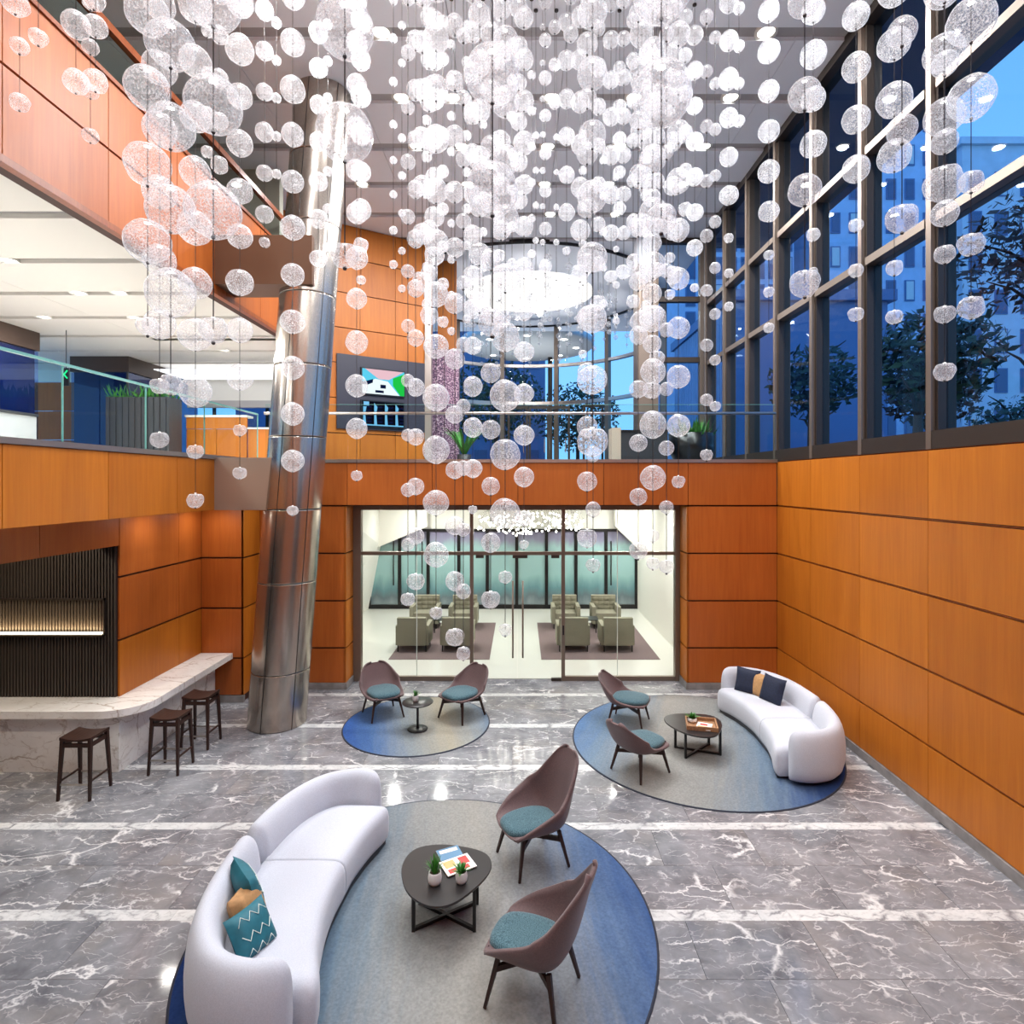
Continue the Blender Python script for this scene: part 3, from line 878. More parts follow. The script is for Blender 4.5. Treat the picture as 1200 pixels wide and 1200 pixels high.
boxo('lock', 0.845, 0.875, YD - 0.055, YD - 0.04, 0.93, 1.12, 'plastic_black', dd)

# white lounge room
sbox('floor_lounge', -5.2, 3.9, 12.01, 18.9, -0.2, -0.002, 'vest_floor', 'pale glossy floor of the lounge behind the glass doors', 'floor')
sbox('ceiling_lounge', -5.2, 3.9, 11.99, 18.9, 3.50, 3.6, 'white_paint', 'white ceiling of the lounge behind the glass doors', 'ceiling')
sbox('wall_lounge_right', 3.69, 3.9, 12.0, 18.9, 0, 3.5, 'white_paint', 'white side wall of the lounge', 'wall')
m = MB()
m.add([(-5.1, 12.0, 0), (-4.80, 18.65, 0), (-4.42, 18.65, 2.0), (-4.42, 18.65, 3.5), (-3.9, 12.0, 3.5), (-5.1, 12.0, 3.5), (-5.1, 18.65, 0), (-5.1, 18.65, 3.5)],
      [(0, 1, 2), (0, 2, 4), (2, 3, 4), (0, 4, 5), (1, 6, 7, 3, 2), (0, 5, 7, 6), (4, 3, 7, 5), (0, 6, 1)])
tag(m.build('wall_lounge_left', 'white_paint'), 'white slanting side wall of the lounge', 'wall', kind='structure')
sbox('wall_lounge_back', -5.2, 3.9, 18.72, 18.9, 0, 3.5, 'white_paint', 'white rear wall of the lounge above teal glass', 'wall')
tg = struct('window_4', 'teal frosted glass partition with black frames behind the armchairs', 'window')
mx = [-4.78, -3.82, -2.92, -1.95, -1.05, -0.12, 0.82, 1.75, 2.70, 3.66]
for x_ in mx:
    boxo('mullion', x_ - 0.05, x_ + 0.05, 18.58, 18.70, 0, 2.52, 'black_metal', tg)
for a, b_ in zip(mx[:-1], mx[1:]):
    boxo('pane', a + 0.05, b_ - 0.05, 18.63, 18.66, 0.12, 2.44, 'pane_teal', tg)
    boxo('bottom_rail', a + 0.05, b_ - 0.05, 18.58, 18.70, 0.0, 0.13, 'black_metal', tg); boxo('top_rail', a + 0.05, b_ - 0.05, 18.58, 18.70, 2.44, 2.52, 'black_metal', tg)
for x_ in (-4.0, 2.85, -3.1):
    m = MB(); m.tube([(x_, 18.54, 0.75), (x_, 18.54, 2.15)], 0.02, 6)
    for z in (0.9, 2.0): m.tube([(x_, 18.54, z), (x_, 18.6, z)], 0.012, 6)
    m.build('handle', 'black_metal', tg)
for sx in (-1, 1):
    m = MB(); xc = -4.5 if sx < 0 else 3.69
    w_ = 1.6 if sx < 0 else 0.75
    h0 = 1.95 if sx < 0 else 1.9
    m.add([(xc, 18.2, 3.5), (xc, 18.2, h0), (xc - sx * w_, 18.2, 2.62), (xc - sx * w_, 18.2, 3.5), (xc, 18.57, 3.5), (xc, 18.57, h0), (xc - sx * w_, 18.57, 2.62), (xc - sx * w_, 18.57, 3.5)],
          [(0, 1, 2, 3), (7, 6, 5, 4), (1, 5, 6, 2), (2, 6, 7, 3), (0, 4, 5, 1), (0, 3, 7, 4)])
    tag(m.build('trim_5' if sx < 0 else 'trim_6', 'white_paint'), 'white sloping soffit corner over the teal glass on the ' + ('slanting wall side' if sx < 0 else 'straight wall side'), 'trim', kind='structure')

# ---- glass balustrades
bl = thing('glass_balustrade', 'clear glass balustrade with steel rail on the balcony above the doors', 'balustrade', (0, 0, 0))
xs = [-4.95, -3.34, -1.70, -0.05, 1.60, 3.23, 4.94]
for a, b_ in zip(xs[:-1], xs[1:]):
    boxo('pane', a + 0.006, b_ - 0.006, YB + 0.05, YB + 0.066, 4.44, 5.50, 'pane_rail', bl)
m = MB(); m.tube([(-4.95, YB + 0.02, 5.33), (4.93, YB + 0.02, 5.33)], 0.028, 10); m.build('handrail', 'steel_cap', bl)
m = MB(); m.box(-4.95, 4.94, YB + 0.05, YB + 0.066, 5.50, 5.507); m.build('glass_lip', 'glass_edge', bl)
b2 = thing('glass_balustrade', 'frameless glass balustrade along the mezzanine edge beside the dark glass offices', 'balustrade', (0, 0, 0))
yv = [0.7, 2.15, 3.6, 5.05, 6.49, 7.93, 9.4, 11.3]
for a, b_ in zip(yv[:-1], yv[1:]):
    boxo('pane', -5.055, -5.037, a + 0.008, b_ - 0.008, 4.44, 5.28, 'pane_rail', b2)
    boxo('glass_lip', -5.056, -5.036, b_ - 0.008, b_ - 0.001, 4.44, 5.28, 'glass_edge', b2)
m = MB(); m.box(-5.058, -5.034, 0.7, 11.3, 5.285, 5.315); m.build('handrail', 'glass_edge', b2)

# ---- leaning steel column
col = thing('steel_column', 'tall leaning brushed steel column with horizontal seams', 'column', (-4.05, 9.80, 0))
topv = Vector((0.62, 0.45, ZC + 0.1)); RCOL = 0.465
segz = [0, 0.9, 2.35, 3.55, 4.75, 5.95, 7.15, 8.35, 9.55, ZC + 0.1]
for z0, z1 in zip(segz[:-1], segz[1:]):
    m = MB(); ring = []
    for z, dr in ((z0 + 0.006, -0.006), (z0 + 0.012, 0), (z0 + 0.02, 0), (z1 - 0.02, 0), (z1 - 0.012, 0), (z1 - 0.006, -0.006)):
        c = topv * (z / topv.z)
        ring.append([(c.x + (RCOL + dr) * math.cos(2 * PI * k / 64), c.y + (RCOL + dr) * math.sin(2 * PI * k / 64), z) for k in range(64)])
    m.layers(ring); m.build('steel_section', 'column_steel', col)
m = MB()
ring = []
for z in (0.0, ZC + 0.1):
    c = topv * (z / topv.z); ring.append([(c.x + (RCOL - 0.012) * math.cos(2 * PI * k / 32), c.y + (RCOL - 0.012) * math.sin(2 * PI * k / 32), z) for k in range(32)])
m.layers(ring); m.build('core', 'black_metal', col)
for a in (R(-100), R(-40)):
    m = MB(); q = [Vector((topv.x * z / topv.z + (RCOL + 0.001) * math.cos(a), topv.y * z / topv.z + (RCOL + 0.001) * math.sin(a), z)) for z in (0, ZC)]
    m.tube(q, 0.006, 4); m.build('seam', 'black_metal', col)

# ---- marble counter
ct = thing('bar_counter', 'white marble bar counter with rounded corner and thick top', 'counter', (-5.5, 8.3, 0))
base = Vector(ct.location)
arc = [(-5.2 - 0.55 + 0.55 * math.cos(a), 7.95 + 0.5 + 0.5 * math.sin(a)) for a in [R(-i * 9) for i in range(0, 11)]]
outl = [(-5.80, 8.52), (-5.80, 10.68), (-5.22, 10.68)] + arc + [(-9.45, 7.95), (-9.45, 8.5)]
m = MB(); m.prism([(x - base.x, y - base.y) for x, y in reversed(outl)], 0.80, 0.90); m.build('worktop', 'marble_counter', ct)
m = MB(); m.prism([(x - base.x, y - base.y) for x, y in reversed([(-5.79, 8.45), (-5.79, 10.68), (-5.54, 10.68), (-5.54, 8.12), (-9.45, 8.12), (-9.45, 8.45)])], 0.0, 0.80); m.build('base', 'marble_counter', ct)
sbox('wall_alcove_low', -14, -5.84, 8.46, 8.52, 0.0, 0.79, 'dark_bulkhead', 'dark back panel between counter and ribbed wall', 'wall')
sbox('wall_alcove_side', -9.7, -9.5, 0, 8.7, 0, 3.56, 'ribbed', 'dark ribbed side wall deep in the bar alcove', 'wall')

# ---- mezzanine furnishings (upper left)
def dark_block(x0, x1, y0, y1, label):
    t_ = thing('office_front', label, 'office front', (x0, y0, 4.36))
    w_, d_ = x1 - x0, y1 - y0
    boxo('head_band', 0, w_, 0, d_, 2.36, 2.74, 'dark_bulkhead', t_)
    boxo('core', 0.06, w_ - 0.06, 0.06, d_ - 0.06, 0, 2.36, 'office_dark', t_)
    n_ = max(1, round(w_ / 0.7))
    for i in range(n_):
        boxo('pane', w_ * i / n_ + 0.02, w_ * (i + 1) / n_ - 0.02, 0.02, 0.04, 0.02, 2.34, 'pane_blue', t_)
    n_ = max(1, round(d_ / 1.2))
    for i in range(n_):
        boxo('pane', w_ - 0.04, w_ - 0.02, d_ * i / n_ + 0.02, d_ * (i + 1) / n_ - 0.02, 0.02, 2.34, 'pane_blue', t_)
        boxo('mullion', w_ - 0.05, w_ - 0.01, d_ * i / n_ - 0.02, d_ * i / n_ + 0.02, 0.02, 2.36, 'charcoal', t_)
    return t_
dark_block(-11.6, -10.0, 6.0, 12.25, 'long blue glass office front with brown head band on the mezzanine')
dark_block(-11.1, -9.65, 14.5, 16.0, 'short blue glass office front behind the green planter wall')
pw = thing('wall_mezzanine_timber', None, None, (-13.7, 16.3, 4.36)); tag(pw, 'timber wall piece between the two blue glass fronts', 'wall', kind='structure')
for i in range(3):
    boxo('panel', 0, 1.0, 0, 0.06, 0.02 + 0.8 * i, 0.8 + 0.8 * i, 'wood_panel_red', pw); boxo('panel', 1.02, 2.4, 0, 0.06, 0.02 + 0.8 * i, 0.8 + 0.8 * i, 'wood_panel_red', pw)
boxo('panel', 0, 2.4, 0, 0.06, 2.42, 2.74, 'white_paint', pw)
wp = thing('white_partition', 'white low cabinet beneath the blue glass office front', 'cabinet', (-10.0, 9.4, 4.36))
boxo('body', 0.02, 0.3, 0, 2.4, 0, 0.95, 'ceiling_slot', wp); boxo('top', 0.0, 0.33, -0.02, 2.42, 0.95, 1.0, 'charcoal', wp)
gp = thing('planter_wall', 'dark slatted planter wall with green plants on top', 'planter', (-9.3, 13.2, 4.36))
boxo('body', 0, 1.42, 0, 0.5, 0, 1.55, 'charcoal', gp)
for i in range(10): boxo('slat', 0.02 + 0.14 * i, 0.10 + 0.14 * i, -0.03, 0.0, 0, 1.53, 'charcoal', gp)
m = MB()
for i in range(90):
    p = Vector((random.uniform(0, 1.4), random.uniform(0.05, 0.45), 1.5)); d = Vector((random.uniform(-.2, .2), random.uniform(-.2, .1), random.uniform(.1, .42)))
    s = d.cross(Vector((random.random(), 1, 0))).normalized() * 0.03
    m.add([p - s * .4, p + d * .5 - s, p + d, p + d * .5 + s], [(0, 1, 2, 3)])
m.build('leaves', 'leaf', gp)
lw_ = thing('wall_mezzanine_low', None, None, (-7.95, 14.0, 4.36)); tag(lw_, 'low timber counter wall with pale cap at the rear of the mezzanine', 'wall', kind='structure')
for i in range(2):
    boxo('panel', 0.005 + 0.72 * i, 0.715 + 0.72 * i, 0, 0.05, 0, 0.9, 'wood_panel', lw_)
boxo('panel', 0.0, 1.44, 0, 0.05, 0.91, 1.18, 'wood_panel', lw_); boxo('cap', -0.02, 1.46, -0.04, 0.3, 1.18, 1.23, 'white_paint', lw_)
boxo('panel', 1.46, 2.9, 0.02, 0.07, 0, 0.9, 'wood_panel', lw_); boxo('cap', 1.46, 2.9, -0.02, 0.3, 0.9, 0.94, 'white_paint', lw_)
cv = thing('ceiling_cove', None, None, (-9.6, 17.0, 6.2)); tag(cv, 'bright lit ceiling cove at the rear of the mezzanine', 'ceiling', kind='structure')
boxo('cove_face', 0, 4.5, 0, 0.1, 0.15, 0.88, 'white_paint', cv)
m = MB(); m.box(0, 4.5, -1.6, -0.1, 0.74, 0.76); m.build('glow_panel', 'cove_glow', cv)
boxo('lower_band', 0, 4.5, -0.05, 0.1, -0.05, 0.15, 'ceiling_slot', cv)
w5 = struct('window_5', 'wide rear mezzanine window looking out to blue dusk', 'window')
for i in range(5):
    x0 = -14 + 1.8 * i
    boxo('mullion', x0 - 0.04, x0 + 0.04, 19.95, 20.05, 4.36, 7.1, 'bronze_dark', w5); boxo('pane', x0 + 0.04, x0 + 1.76, 19.99, 20.01, 4.36, 7.1, 'pane_window', w5)
ex = thing('exit_sign', 'small dark hanging sign with a green arrow on the mezzanine', 'sign', tuple(at(77, 452, 12.0)))
boxo('plate', -0.06, 0.06, 0, 0.03, 0.0, 0.36, 'plastic_black', ex)
m = MB(); m.bar((0.035, -0.004, 0.31), (-0.035, -0.004, 0.23), 0.006, 0.024); m.bar((-0.035, -0.004, 0.23), (0.035, -0.004, 0.15), 0.006, 0.024); m.build('arrow', 'exit_green', ex)
m = MB(); m.tube([(0, 0.015, 0.36), (0, 0.015, 7.1 - ex.location.z)], 0.008, 6); m.build('rod', 'black_metal', ex)

# ================================================================== FURNITURE
def rug(label, x, y, r, mat):
    t_ = thing('round_rug', label, 'rug', (x, y, 0))
    m = MB(); m.lathe([(0.001, 0.012), (r * 0.6, 0.012), (r - 0.02, 0.012)], 96, smooth=False); m.build('pile', mat, t_)
    m = MB(); m.lathe([(r - 0.02, 0.0125), (r, 0.010), (r, 0.0005)], 96); m.build('binding', 'rug_edge', t_)
rug('large round rug fading from navy through grey to blue under the magazine table', -0.84, 5.36, 2.05, 'rug_front')
rug('round blue grey rug under the sofa with navy cushions', 2.78, 9.08, 1.97, 'rug_side')
rug('smaller round blue and beige rug under the pedestal side table', -1.71, 9.75, 1.2, 'rug_small')

# ---- sofas
def make_sofa(label, loc, rot):
    s = thing('curved_sofa', label, 'sofa', loc, rot)
    half = [(0.47, 1.27), (0.2, 1.33), (-0.10, 1.22), (-0.31, 0.93), (-0.43, 0.52)]
    full = half + [(-0.47, 0.06)] + [(x, -y) for x, y in reversed(half)]
    path = catmull([(x, y, 0) for x, y in full], 8)
    def sweep(pp, capA, capB, z_off=0.0):
        m = MB(); rings = []
        n = len(pp)
        L = [0.0]
        for i in range(1, n): L.append(L[-1] + (pp[i] - pp[i - 1]).length)
        for i in range(n):
            d = (pp[min(i + 1, n - 1)] - pp[max(i - 1, 0)]).normalized()
            nrm = Vector((d.y, -d.x, 0))       # points to the inner side or outer
            if nrm.dot(-pp[i]) < 0 and abs(pp[i].x) > 0.3: nrm = -nrm
            nrm = Vector((-d.y, d.x, 0))       # path runs from +y end to -y end: left normal = seat side
            k = 1.0
            for cap, dist in ((capA, L[i]), (capB, L[-1] - L[i])):
                if cap and dist < cap:
                    u = 1 - dist / cap; k *= math.sqrt(max(0.0, 1 - u * u)) * 0.97 + 0.03
            top = 0.74
            kz = 0.72 + 0.28 * k
            ring = []
            # rounded upright section, seat side (+nrm) to outer side
            for ox, oz in ((0.10, 0.05), (0.13, 0.20), (0.125, 0.42), (0.10, 0.60), (0.065, 0.69), (0.015, 0.735), (-0.045, 0.735), (-0.095, 0.69), (-0.135, 0.58), (-0.155, 0.40), (-0.145, 0.20), (-0.10, 0.05)):
                ring.append(pp[i] + nrm * ox * k + Vector((0, 0, 0.05 + (oz - 0.05) * kz)))
            rings.append(ring)
        m.layers(rings)
        return m
    # split the back at the seam
    ks = min(range(len(path)), key=lambda i: abs(path[i].y - 0.19) + (10 if path[i].x > 0 else 0))
    for pp, a, b_ in ((path[:ks + 1], 0.16, 0.02), (path[ks:], 0.02, 0.16)):
        o = sweep(pp, a, b_).build('backrest', 'sofa_fabric', s)
        sd = o.modifiers.new('soft', 'SUBSURF'); sd.levels = 1; sd.render_levels = 1
    def cushion(front, back):
        Fp = catmull([(x, y, 0) for x, y in front], 6); Bp = catmull([(x, y, 0) for x, y in back], 6)
        n = min(len(Fp), len(Bp)); m = MB(); rings = []
        prof = [(0.06, 0.06), (0.02, 0.085), (0.0, 0.14), (-0.004, 0.24), (0.0, 0.33), (0.02, 0.385), (0.055, 0.415), (0.11, 0.432), (0.2, 0.438), (0.35, 0.44), (0.6, 0.44), (0.85, 0.438), (1.0, 0.435), (1.0, 0.06)]
        L = [0.0]
        for i in range(1, n): L.append(L[-1] + (Fp[i] - Fp[i - 1]).length)
        def ring(i, ins, drop):
            f, b_ = Fp[i], Bp[i]; c = (f + b_) / 2; out_ = []
            for v_, z in prof:
                p = f.lerp(b_, v_ if v_ > 0.5 else v_ + ins)
                out_.append((p.x, p.y, 0.06 + (z - 0.06) * (1 - drop)))
            return out_
        for i in range(n):
            e0 = min(L[i], 9); e1 = L[-1] - L[i]
            drop = ins = 0.0
            if e1 < 0.12:
                u = 1 - e1 / 0.12; q = 1 - math.sqrt(max(0, 1 - u * u)); drop = 0.35 * q; ins = 0.10 * q
            if i == 0: drop = 0.05; ins = 0.012
            rings.append(ring(i, ins, drop))
            if i == 0:
                mid = []
                for (x0, y0, z0), (x1, y1, z1) in zip(ring(0, 0, 0), ring(1, 0, 0)):
                    k = 0.18; mid.append((x0 + (x1 - x0) * k, y0 + (y1 - y0) * k, z0))
                rings.append(mid)
        m.layers(rings)
        return m
    A_f = [(0.40, 0.192), (0.42, 0.45), (0.49, 0.78), (0.57, 1.02), (0.61, 1.20)]; A_b = [(-0.36, 0.192), (-0.33, 0.5), (-0.22, 0.84), (-0.04, 1.08), (0.22, 1.20)]
    B_f = [(0.40, 0.188), (0.385, -0.1), (0.41, -0.42), (0.48, -0.78), (0.57, -1.02), (0.61, -1.20)]; B_b = [(-0.36, 0.188), (-0.38, -0.1), (-0.35, -0.42), (-0.24, -0.80), (-0.05, -1.06), (0.22, -1.20)]
    A_ = A_f + A_b[::-1]; B_ = B_f + B_b[::-1]
    for ff, bb in ((A_f, A_b), (B_f, B_b)):
        cushion(ff, bb).build('seat', 'sofa_fabric', s)
    m = MB(); pl_ = [(x * 0.92, y * 0.95) for x, y in reversed(A_)] + [(x * 0.92, y * 0.95) for x, y in B_]
    m.prism([(x, y) for x, y in reversed(pl_)], 0.013, 0.07); m.build('plinth', 'charcoal', s)
    return s
make_sofa('pale grey curved sofa with teal cushions on the large rug', (-2.05, 5.36, 0), 0)
make_sofa('pale grey curved sofa with navy cushions against the timber wall', (4.02, 9.08, 0), PI)

def pillow(label, mat, loc, rot, size=0.42, zig=False, group=None):
    t_ = thing('throw_cushion', label, 'cushion', loc, 0, group); t_.rotation_euler = rot
    m = MB(); n = 12
    for sgn in (1, -1):
        vs = []
        for i in range(n + 1):
            for j in range(n + 1):
                u, v_ = 2 * i / n - 1, 2 * j / n - 1
                pin = 1 - 0.07 * (1 - u * u) * 0 - 0.06 * (abs(u) ** 2 * (1 - v_ * v_) * 0 + 0)
                ex_ = 1 - 0.08 * (1 - abs(v_)) * (abs(u) > 0.99) - 0.0
                th = 0.085 * ((1 - u ** 4) * (1 - v_ ** 4)) ** 0.6
                su = u * (1 - 0.07 * (1 - v_ * v_)); sv = v_ * (1 - 0.07 * (1 - u * u))
                vs.append((sgn * th, su * size / 2, sv * size / 2))
        fs = [(i * (n + 1) + j, (i + 1) * (n + 1) + j, (i + 1) * (n + 1) + j + 1, i * (n + 1) + j + 1) for i in range(n) for j in range(n)]
        if sgn < 0: fs = [tuple(reversed(f)) for f in fs]
        m.add(vs, fs, 0, True)
    m.build('cover', mat, t_)
    if zig:
        m = MB()
        for row, ph in ((0.11, 0), (-0.02, 1), (-0.13, 0)):
            pts = []
            for i in range(7):
                u = -0.75 + 1.5 * i / 6; v_ = row / (size / 2) + (0.16 if (i + ph) % 2 else -0.16)
                th = 0.085 * ((1 - u ** 4) * (1 - v_ ** 4)) ** 0.6 + 0.003
                pts.append((th, u * size / 2 * 0.95, v_ * size / 2 * 0.95))
            m.tube(pts, 0.004, 5)
        m.build('stitching', 'piping_white', t_)
pillow('teal cushion with white stitched lines leaning upright on the sofa back', 'cushion_teal', (-2.28, 4.92, 0.60), (0, R(-16), R(42)), 0.42, True)
pillow('small tan cushion wedged between two teal cushions', 'cushion_tan', (-2.20, 4.74, 0.57), (0, R(-20), R(-4)), 0.36)
pillow('teal cushion with bold white zigzags in the sofa corner beside the tan cushion', 'cushion_teal', (-2.07, 4.53, 0.55), (0, R(-34), R(-26)), 0.35, True)
pillow('navy cushion at the far end of the sofa by the timber wall', 'cushion_navy', (3.86, 10.02, 0.62), (0, R(-18), R(-135)), 0.42)
pillow('tan cushion between two navy cushions', 'cushion_tan', (4.0, 9.86, 0.60), (0, R(-16), R(-150)), 0.40)
pillow('navy cushion in front of the tan cushion', 'cushion_navy', (4.10, 9.58, 0.62), (0, R(-20), R(-155)), 0.44)

# ---- lounge chairs
def shell(keys, name, parent):
    K = [Vector(k) for k in keys]
    def ev(t_):
        n = len(keys); f = t_ * (n - 1); i = min(int(f), n - 2); u = f - i
        def cr(c):
            p0 = keys[max(i - 1, 0)][c]; p1 = keys[i][c]; p2 = keys[i + 1][c]; p3 = keys[min(i + 2, n - 1)][c]
            return 0.5 * (2 * p1 + (p2 - p0) * u + (2 * p0 - 5 * p1 + 4 * p2 - p3) * u * u + (3 * p1 - p0 - 3 * p2 + p3) * u ** 3)
        return [cr(c) for c in range(5)]
    m = MB(); NT_, NU = 36, 20; vs = []
    for i in range(NT_ + 1):
        cx_, cz_, w_, up, fw = ev(i / NT_)
        for j in range(NU + 1):
            u = 2 * j / NU - 1
            e = abs(u) ** 2.6
            yy_ = w_ * math.sin(u * 1.25) / math.sin(1.25)
            vs.append((cx_ + fw * e, yy_, cz_ + up * e))
    fs = [(i * (NU + 1) + j, i * (NU + 1) + j + 1, (i + 1) * (NU + 1) + j + 1, (i + 1) * (NU + 1) + j) for i in range(NT_) for j in range(NU)]
    m.add(vs, fs, 0, True)
    o = m.build(name, 'shell_leather', parent)
    so = o.modifiers.new('thick', 'SOLIDIFY'); so.thickness = 0.032; so.offset = -1
    return o
HIGH = [(0.34, 0.385, 0.20, 0.0, -0.03), (0.30, 0.395, 0.26, 0.03, 0.0), (0.14, 0.375, 0.325, 0.155, 0.0), (-0.05, 0.355, 0.355, 0.265, 0.01), (-0.20, 0.375, 0.36, 0.285, 0.09),
        (-0.29, 0.48, 0.35, 0.205, 0.15), (-0.35, 0.66, 0.31, 0.08, 0.13), (-0.40, 0.85, 0.265, 0.01, 0.085), (-0.445, 0.99, 0.21, -0.01, 0.045), (-0.46, 1.045, 0.15, -0.01, 0.02), (-0.468, 1.072, 0.07, -0.006, 0.006)]
LOW = [(0.34, 0.375, 0.20, 0.0, -0.03), (0.30, 0.385, 0.26, 0.01, 0.0), (0.14, 0.365, 0.31, 0.04, 0.0), (-0.06, 0.345, 0.325, 0.09, 0.0), (-0.22, 0.365, 0.33, 0.13, 0.06),
       (-0.31, 0.45, 0.325, 0.10, 0.12), (-0.37, 0.55, 0.30, 0.04, 0.12), (-0.42, 0.66, 0.26, 0.0, 0.08), (-0.45, 0.725, 0.21, -0.01, 0.045), (-0.463, 0.757, 0.15, -0.008, 0.02), (-0.468, 0.772, 0.07, -0.005, 0.006)]
def make_chair(keys, label, loc, fx, fy, group=None, shell_name='shell'):
    c = thing('lounge_chair', label, 'chair', (loc[0], loc[1], 0.0165), math.atan2(fy, fx), group)
    shell(keys, shell_name, c)
    # seat pad
    m = MB(); rings = []
    out = catmull([(0.335, 0.0, 0), (0.30, 0.19, 0), (0.13, 0.27, 0), (-0.10, 0.265, 0), (-0.24, 0.15, 0), (-0.26, 0, 0), (-0.24, -0.15, 0), (-0.10, -0.265, 0), (0.13, -0.27, 0), (0.30, -0.19, 0)], 4, True)
    for k, z in ((0.97, 0.375), (1.0, 0.40), (0.985, 0.425), (0.93, 0.442), (0.8, 0.450), (0.5, 0.455)):
        rings.append([(p.x * k + 0.02 * (1 - k), p.y * k * (0.84 if keys is HIGH else 0.96), z) for p in out])
    m.layers(rings); m.build('seat_pad', 'seat_teal', c)
    for sx in (-1, 1):
        for sy in (-1, 1):
            m = MB(); m.bar((0.205 * sx, 0.20 * sy, 0.36), (0.285 * sx, 0.275 * sy, 0.0), 0.036, 0.036, 0.022, 0.022); m.build('leg', 'wood_dark', c)
    for sy in (-1, 1):
        m = MB(); m.bar((-0.225, -0.215 * sy, 0.27), (0.225, 0.215 * sy, 0.27 + 0.006 * sy), 0.03, 0.045); m.build('stretcher', 'wood_dark', c)
    return c
make_chair(HIGH, 'high backed brown winged chair on the large rug beside the bare marble floor', (0.125, 6.22), -0.9, -0.44)
make_chair(HIGH, 'high backed brown winged chair seen from its side behind the seat on the large rug', (0.10, 4.60), -0.92, 0.40)
make_chair(LOW, 'low backed brown chair near the glass doors opposite the navy cushions', (1.79, 9.76), 0.92, -0.40)
make_chair(LOW, 'low backed brown chair turned with its back toward the high backed chairs', (1.65, 8.13), 0.81, 0.59)
make_chair(LOW, 'low backed brown chair on the small rug nearer the steel column', (-2.36, 10.10), 0.50, -0.86)
make_chair(LOW, 'low backed brown chair on the small rug nearer the door handles', (-1.0, 10.02), -0.6, -0.8)

# ---- coffee tables
def coffee_table(label, loc, rotz, sx=1.0):
    t_ = thing('coffee_table', label, 'coffee table', (loc[0], loc[1], 0.012), rotz)
    out = catmull([(0.41, 0.12, 0), (0.31, 0.32, 0), (-0.05, 0.43, 0), (-0.34, 0.37, 0), (-0.43, 0.12, 0), (-0.33, -0.22, 0), (-0.12, -0.41, 0), (0.10, -0.39, 0), (0.33, -0.12, 0)], 6, True)
    m = MB(); rings = [[(p.x * k * sx, p.y * k * sx, z) for p in out] for k, z in ((0.975, 0.375), (0.995, 0.385), (1.0, 0.395), (0.99, 0.402))]
    m.layers(rings, 0, False); m.build('table_top', 'black_top', t_)
    for a in (0, 1):
        d = Vector((0.27, 0.17 * (1 if a else -1), 0)) * sx
        m = MB(); m.bar(-d + Vector((0, 0, 0.018)), d + Vector((0, 0, 0.018 + 0.004 * a)), 0.03, 0.03); m.build('floor_bar', 'black_metal', t_)
        for s in (-1, 1):
            m = MB(); m.bar(d * s, d * s + Vector((0, 0, 0.376)), 0.03, 0.03); m.build('leg', 'black_metal', t_)
        m = MB(); m.bar(-d + Vector((0, 0, 0.36)), d + Vector((0, 0, 0.36)), 0.03, 0.025); m.build('top_bar', 'black_metal', t_)
    return t_
coffee_table('rounded black coffee table holding magazines and two white plant pots', (-0.68, 5.40), R(0))
coffee_table('rounded black coffee table holding a wicker tray', (2.62, 8.72), R(10))

def plant(label, loc, h, r, pot_r, pot_h, nleaf, seed, wide=0.03, curl=1.0):
    rnd = random.Random(seed)
    t_ = thing('potted_plant', label, 'plant', loc)
    m = MB(); m.lathe([(0.001, 0), (pot_r * 0.72, 0.0), (pot_r * 0.9, pot_h * 0.18), (pot_r, pot_h * 0.55), (pot_r * 0.9, pot_h * 0.9), (pot_r * 0.86, pot_h), (pot_r * 0.78, pot_h), (pot_r * 0.78, pot_h * 0.85)], 20); m.build('pot', 'pot_white', t_)
    m = MB(); m.disc(pot_r * 0.8, pot_h * 0.86, 16); m.build('soil', 'soil', t_)
    m = MB()
    for i in range(nleaf):
        a = rnd.uniform(0, 2 * PI); sp = rnd.uniform(0.1, 1.0) * r; hh = h * rnd.uniform(0.65, 1.0) * (1 - 0.35 * sp / r)
        p0 = Vector((math.cos(a) * pot_r * 0.3, math.sin(a) * pot_r * 0.3, pot_h * 0.85))
        side = Vector((-math.sin(a), math.cos(a), 0)) * wide / 2
        vs = []
        for k in range(5):
            u = k / 4
            c = p0 + Vector((math.cos(a) * sp * u ** 1.4, math.sin(a) * sp * u ** 1.4, hh * (u - 0.25 * curl * u * u * sp / r)))
            w_ = (0.6 + 0.8 * u * (1 - u) * 2) * (1 - u) ** 0.6 + 0.02
            vs += [c - side * w_, c + side * w_]
        m.add(vs, [(2 * k, 2 * k + 1, 2 * k + 3, 2 * k + 2) for k in range(4)], 0, True)
    m.build('leaves', 'leaf', t_)
    return t_
plant('taller spiky green plant in a white pot on the magazine table', (-0.765, 5.26, 0.414), 0.20, 0.10, 0.062, 0.11, 60, 3, 0.014)
plant('shorter succulent in a white pot on the magazine table', (-0.53, 5.28, 0.414), 0.11, 0.10, 0.055, 0.10, 36, 4, 0.028)
plant('small green plant in a white pot on the pedestal side table', (-1.70, 9.52, 0.462), 0.14, 0.09, 0.05, 0.09, 40, 5, 0.016)

